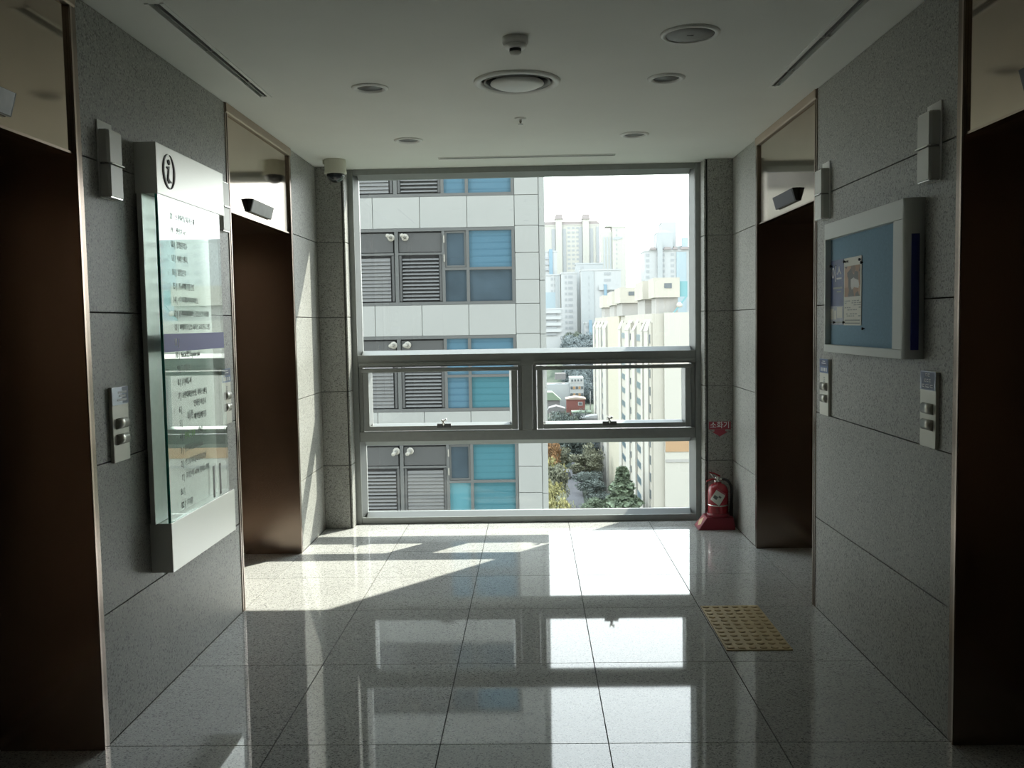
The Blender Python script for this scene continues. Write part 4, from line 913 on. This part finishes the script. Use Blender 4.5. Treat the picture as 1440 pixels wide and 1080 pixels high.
CR = {('round', k): crown_mesh('round', 5200, 11 + k) for k in range(4)}; CR[('cone', 0)] = crown_mesh('cone', 4200, 5)
CACHE = {}
def tree(name, label, x, y, zb, w, h, m, kind='round', k=0, group=None):
    r = thing(name, (x, y, zb), label, 'tree', group)
    key = (kind, k % 4 if kind == 'round' else 0, m)
    if key not in CACHE: me = CR[key[:2]].copy(); me.materials.append(M[m]); CACHE[key] = me
    c_ = bpy.data.objects.new('crown', CACHE[key]); C.objects.link(c_); c_.parent = r; c_.location = (0, 0, h * .12); c_.scale = (w, w, h * .9); c_.rotation_euler = (0, 0, k * 1.7); c_['kind'] = 'stuff'
    MB().tube([(x, y, zb - .3), (x + .1, y, zb + h * .35), (x, y + .1, zb + h * .6)], [w * .035 + .08, w * .03 + .05, .06], 8).build('trunk', M['bark'], r)
    return r
def tp(px, pyt, Y, wpx, **kw):
    """foot of a tree under its crown top, on the land"""
    p = at(px, pyt, Y); g = hgt(p.x, Y); return dict(x=p.x, y=Y, zb=g, w=wpx / F * Y, h=(p.z - g) * 1.0, **kw)
LF = [('yellow green street tree left of the road, lowest at the window sill', 778, 693, 128, 56, 'lyel', 0), ('yellow green tree beside the road, right of the lowest one', 791, 690, 146, 40, 'lolive', 1),
      ('yellow tree between the office tower and the road, second from the sill', 775, 668, 150, 48, 'lyel', 2), ('olive green tree left of the parked van', 784, 648, 178, 44, 'lolive', 3), ('yellow tree against the office tower, just below the orange one', 775, 640, 182, 48, 'lyel', 1),
      ('orange autumn tree against the office tower', 773, 617, 205, 34, 'lora', 0), ('olive tree right of the orange autumn tree', 786, 626, 230, 40, 'lolive', 2)]
for (lab, px, py, Y, w, m, k) in LF: tree('street_tree', lab, m=m, k=k, group='autumn trees left of the road', **tp(px, py, Y, w))
RT = [('green tree right of the road at its far bend', 822, 636, 218, 52, 'lolive', 0), ('brownish tree high beside the beige apartment wall', 829, 620, 234, 42, 'lolive', 1), ('dark tree right of the road, halfway along', 828, 660, 196, 50, 'ldark', 2),
      ('dark tree pressed against the beige apartment wall', 837, 672, 186, 44, 'ldark', 3), ('round green bushy tree low at the right road edge', 836, 697, 174, 44, 'lgrn', 1), ('dark shrubby tree against the foot of the beige apartment wall', 846, 692, 180, 40, 'ldark', 0), ('dark tree closing the head of the road', 806, 628, 244, 60, 'ldark', 2), ('dark tree directly behind the parked van', 794, 634, 240, 50, 'ldark', 3), ('bluish green tree behind the bend of the road', 818, 622, 250, 56, 'lblue', 0)]
for (lab, px, py, Y, w, m, k) in RT: tree('roadside_tree', lab, m=m, k=k, group='dark trees around the road end', **tp(px, py, Y, w))
tree('pointed_tree', 'tall pointed green tree before the beige apartment wall', m='lgrn', kind='cone', **tp(875, 661, 150, 185))
# woods that nobody could count: one mass each
def woods(name, label, cells, m, seed):
    rnd = random.Random(seed); vs = []; fs = []
    for (px, py, Y, w) in cells:
        d = tp(px, py, Y, w); zb = hgt(d['x'], Y) - .5; zt = zb + 7 + 2.5 * rnd.random(); me = CR[('round', rnd.randrange(4))]
        o = len(vs); a = rnd.uniform(0, 6.28); ca, sa = math.cos(a), math.sin(a)
        for v in me.vertices: vs.append((d['x'] + d['w'] * (v.co.x * ca - v.co.y * sa), Y + d['w'] * (v.co.x * sa + v.co.y * ca), zb + (zt - zb) * v.co.z))
        fs += [tuple(o + i for i in p.vertices) for p in me.polygons][:2600]
    me = bpy.data.meshes.new(name); me.from_pydata(vs, [], fs); me.materials.append(M[m]); o = bpy.data.objects.new(name, me); C.objects.link(o); o['kind'] = 'stuff'; tag(o, label, 'trees')
rnd = random.Random(4)
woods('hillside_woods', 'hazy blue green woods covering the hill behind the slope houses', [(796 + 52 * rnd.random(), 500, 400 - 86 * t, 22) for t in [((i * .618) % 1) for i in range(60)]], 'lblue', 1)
woods('slope_woods', 'dark woods between the road end and the slope houses', [(772 + 52 * rnd.random(), 600, 240 + 22 * rnd.random(), 34) for i in range(34)], 'ldark', 2)
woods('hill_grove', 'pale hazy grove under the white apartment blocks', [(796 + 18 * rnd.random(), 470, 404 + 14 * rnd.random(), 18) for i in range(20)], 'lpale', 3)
woods('garden_shrubs', 'pale green shrubs in front of the slope houses', [(766 + 46 * i / 9, 588 + 5 * rnd.random(), 258, 12) for i in range(10)], 'lpale', 4)

# parked van
v = at(797, 674, 217); z = hgt(v.x, 217) + .12
vn = thing('van', (v.x, 217, z), 'dark van parked at the roadside by the trees', 'van')
MB().prism([(v.x - .9, z + .35), (v.x + .9, z + .35), (v.x + .92, z + 1.0), (v.x + .78, z + 1.85), (v.x - .78, z + 1.85), (v.x - .92, z + 1.0)], 215, 219.4, 'y').build('body', M['dgrey'], vn, .08)
MB().prism([(v.x - .72, z + 1.1), (v.x + .72, z + 1.1), (v.x + .66, z + 1.7), (v.x - .66, z + 1.7)], 214.9, 214.97, 'y').build('windscreen', M['bwin'], vn)
for sx_ in (-.85, .65):
    for yy in (215.9, 218.5): MB().lathe([(.0005, 0), (.33, 0), (.33, .2), (.0005, .2)], (v.x + sx_, yy, z + .33), 16, 'x').build('wheel', M['black'], vn)
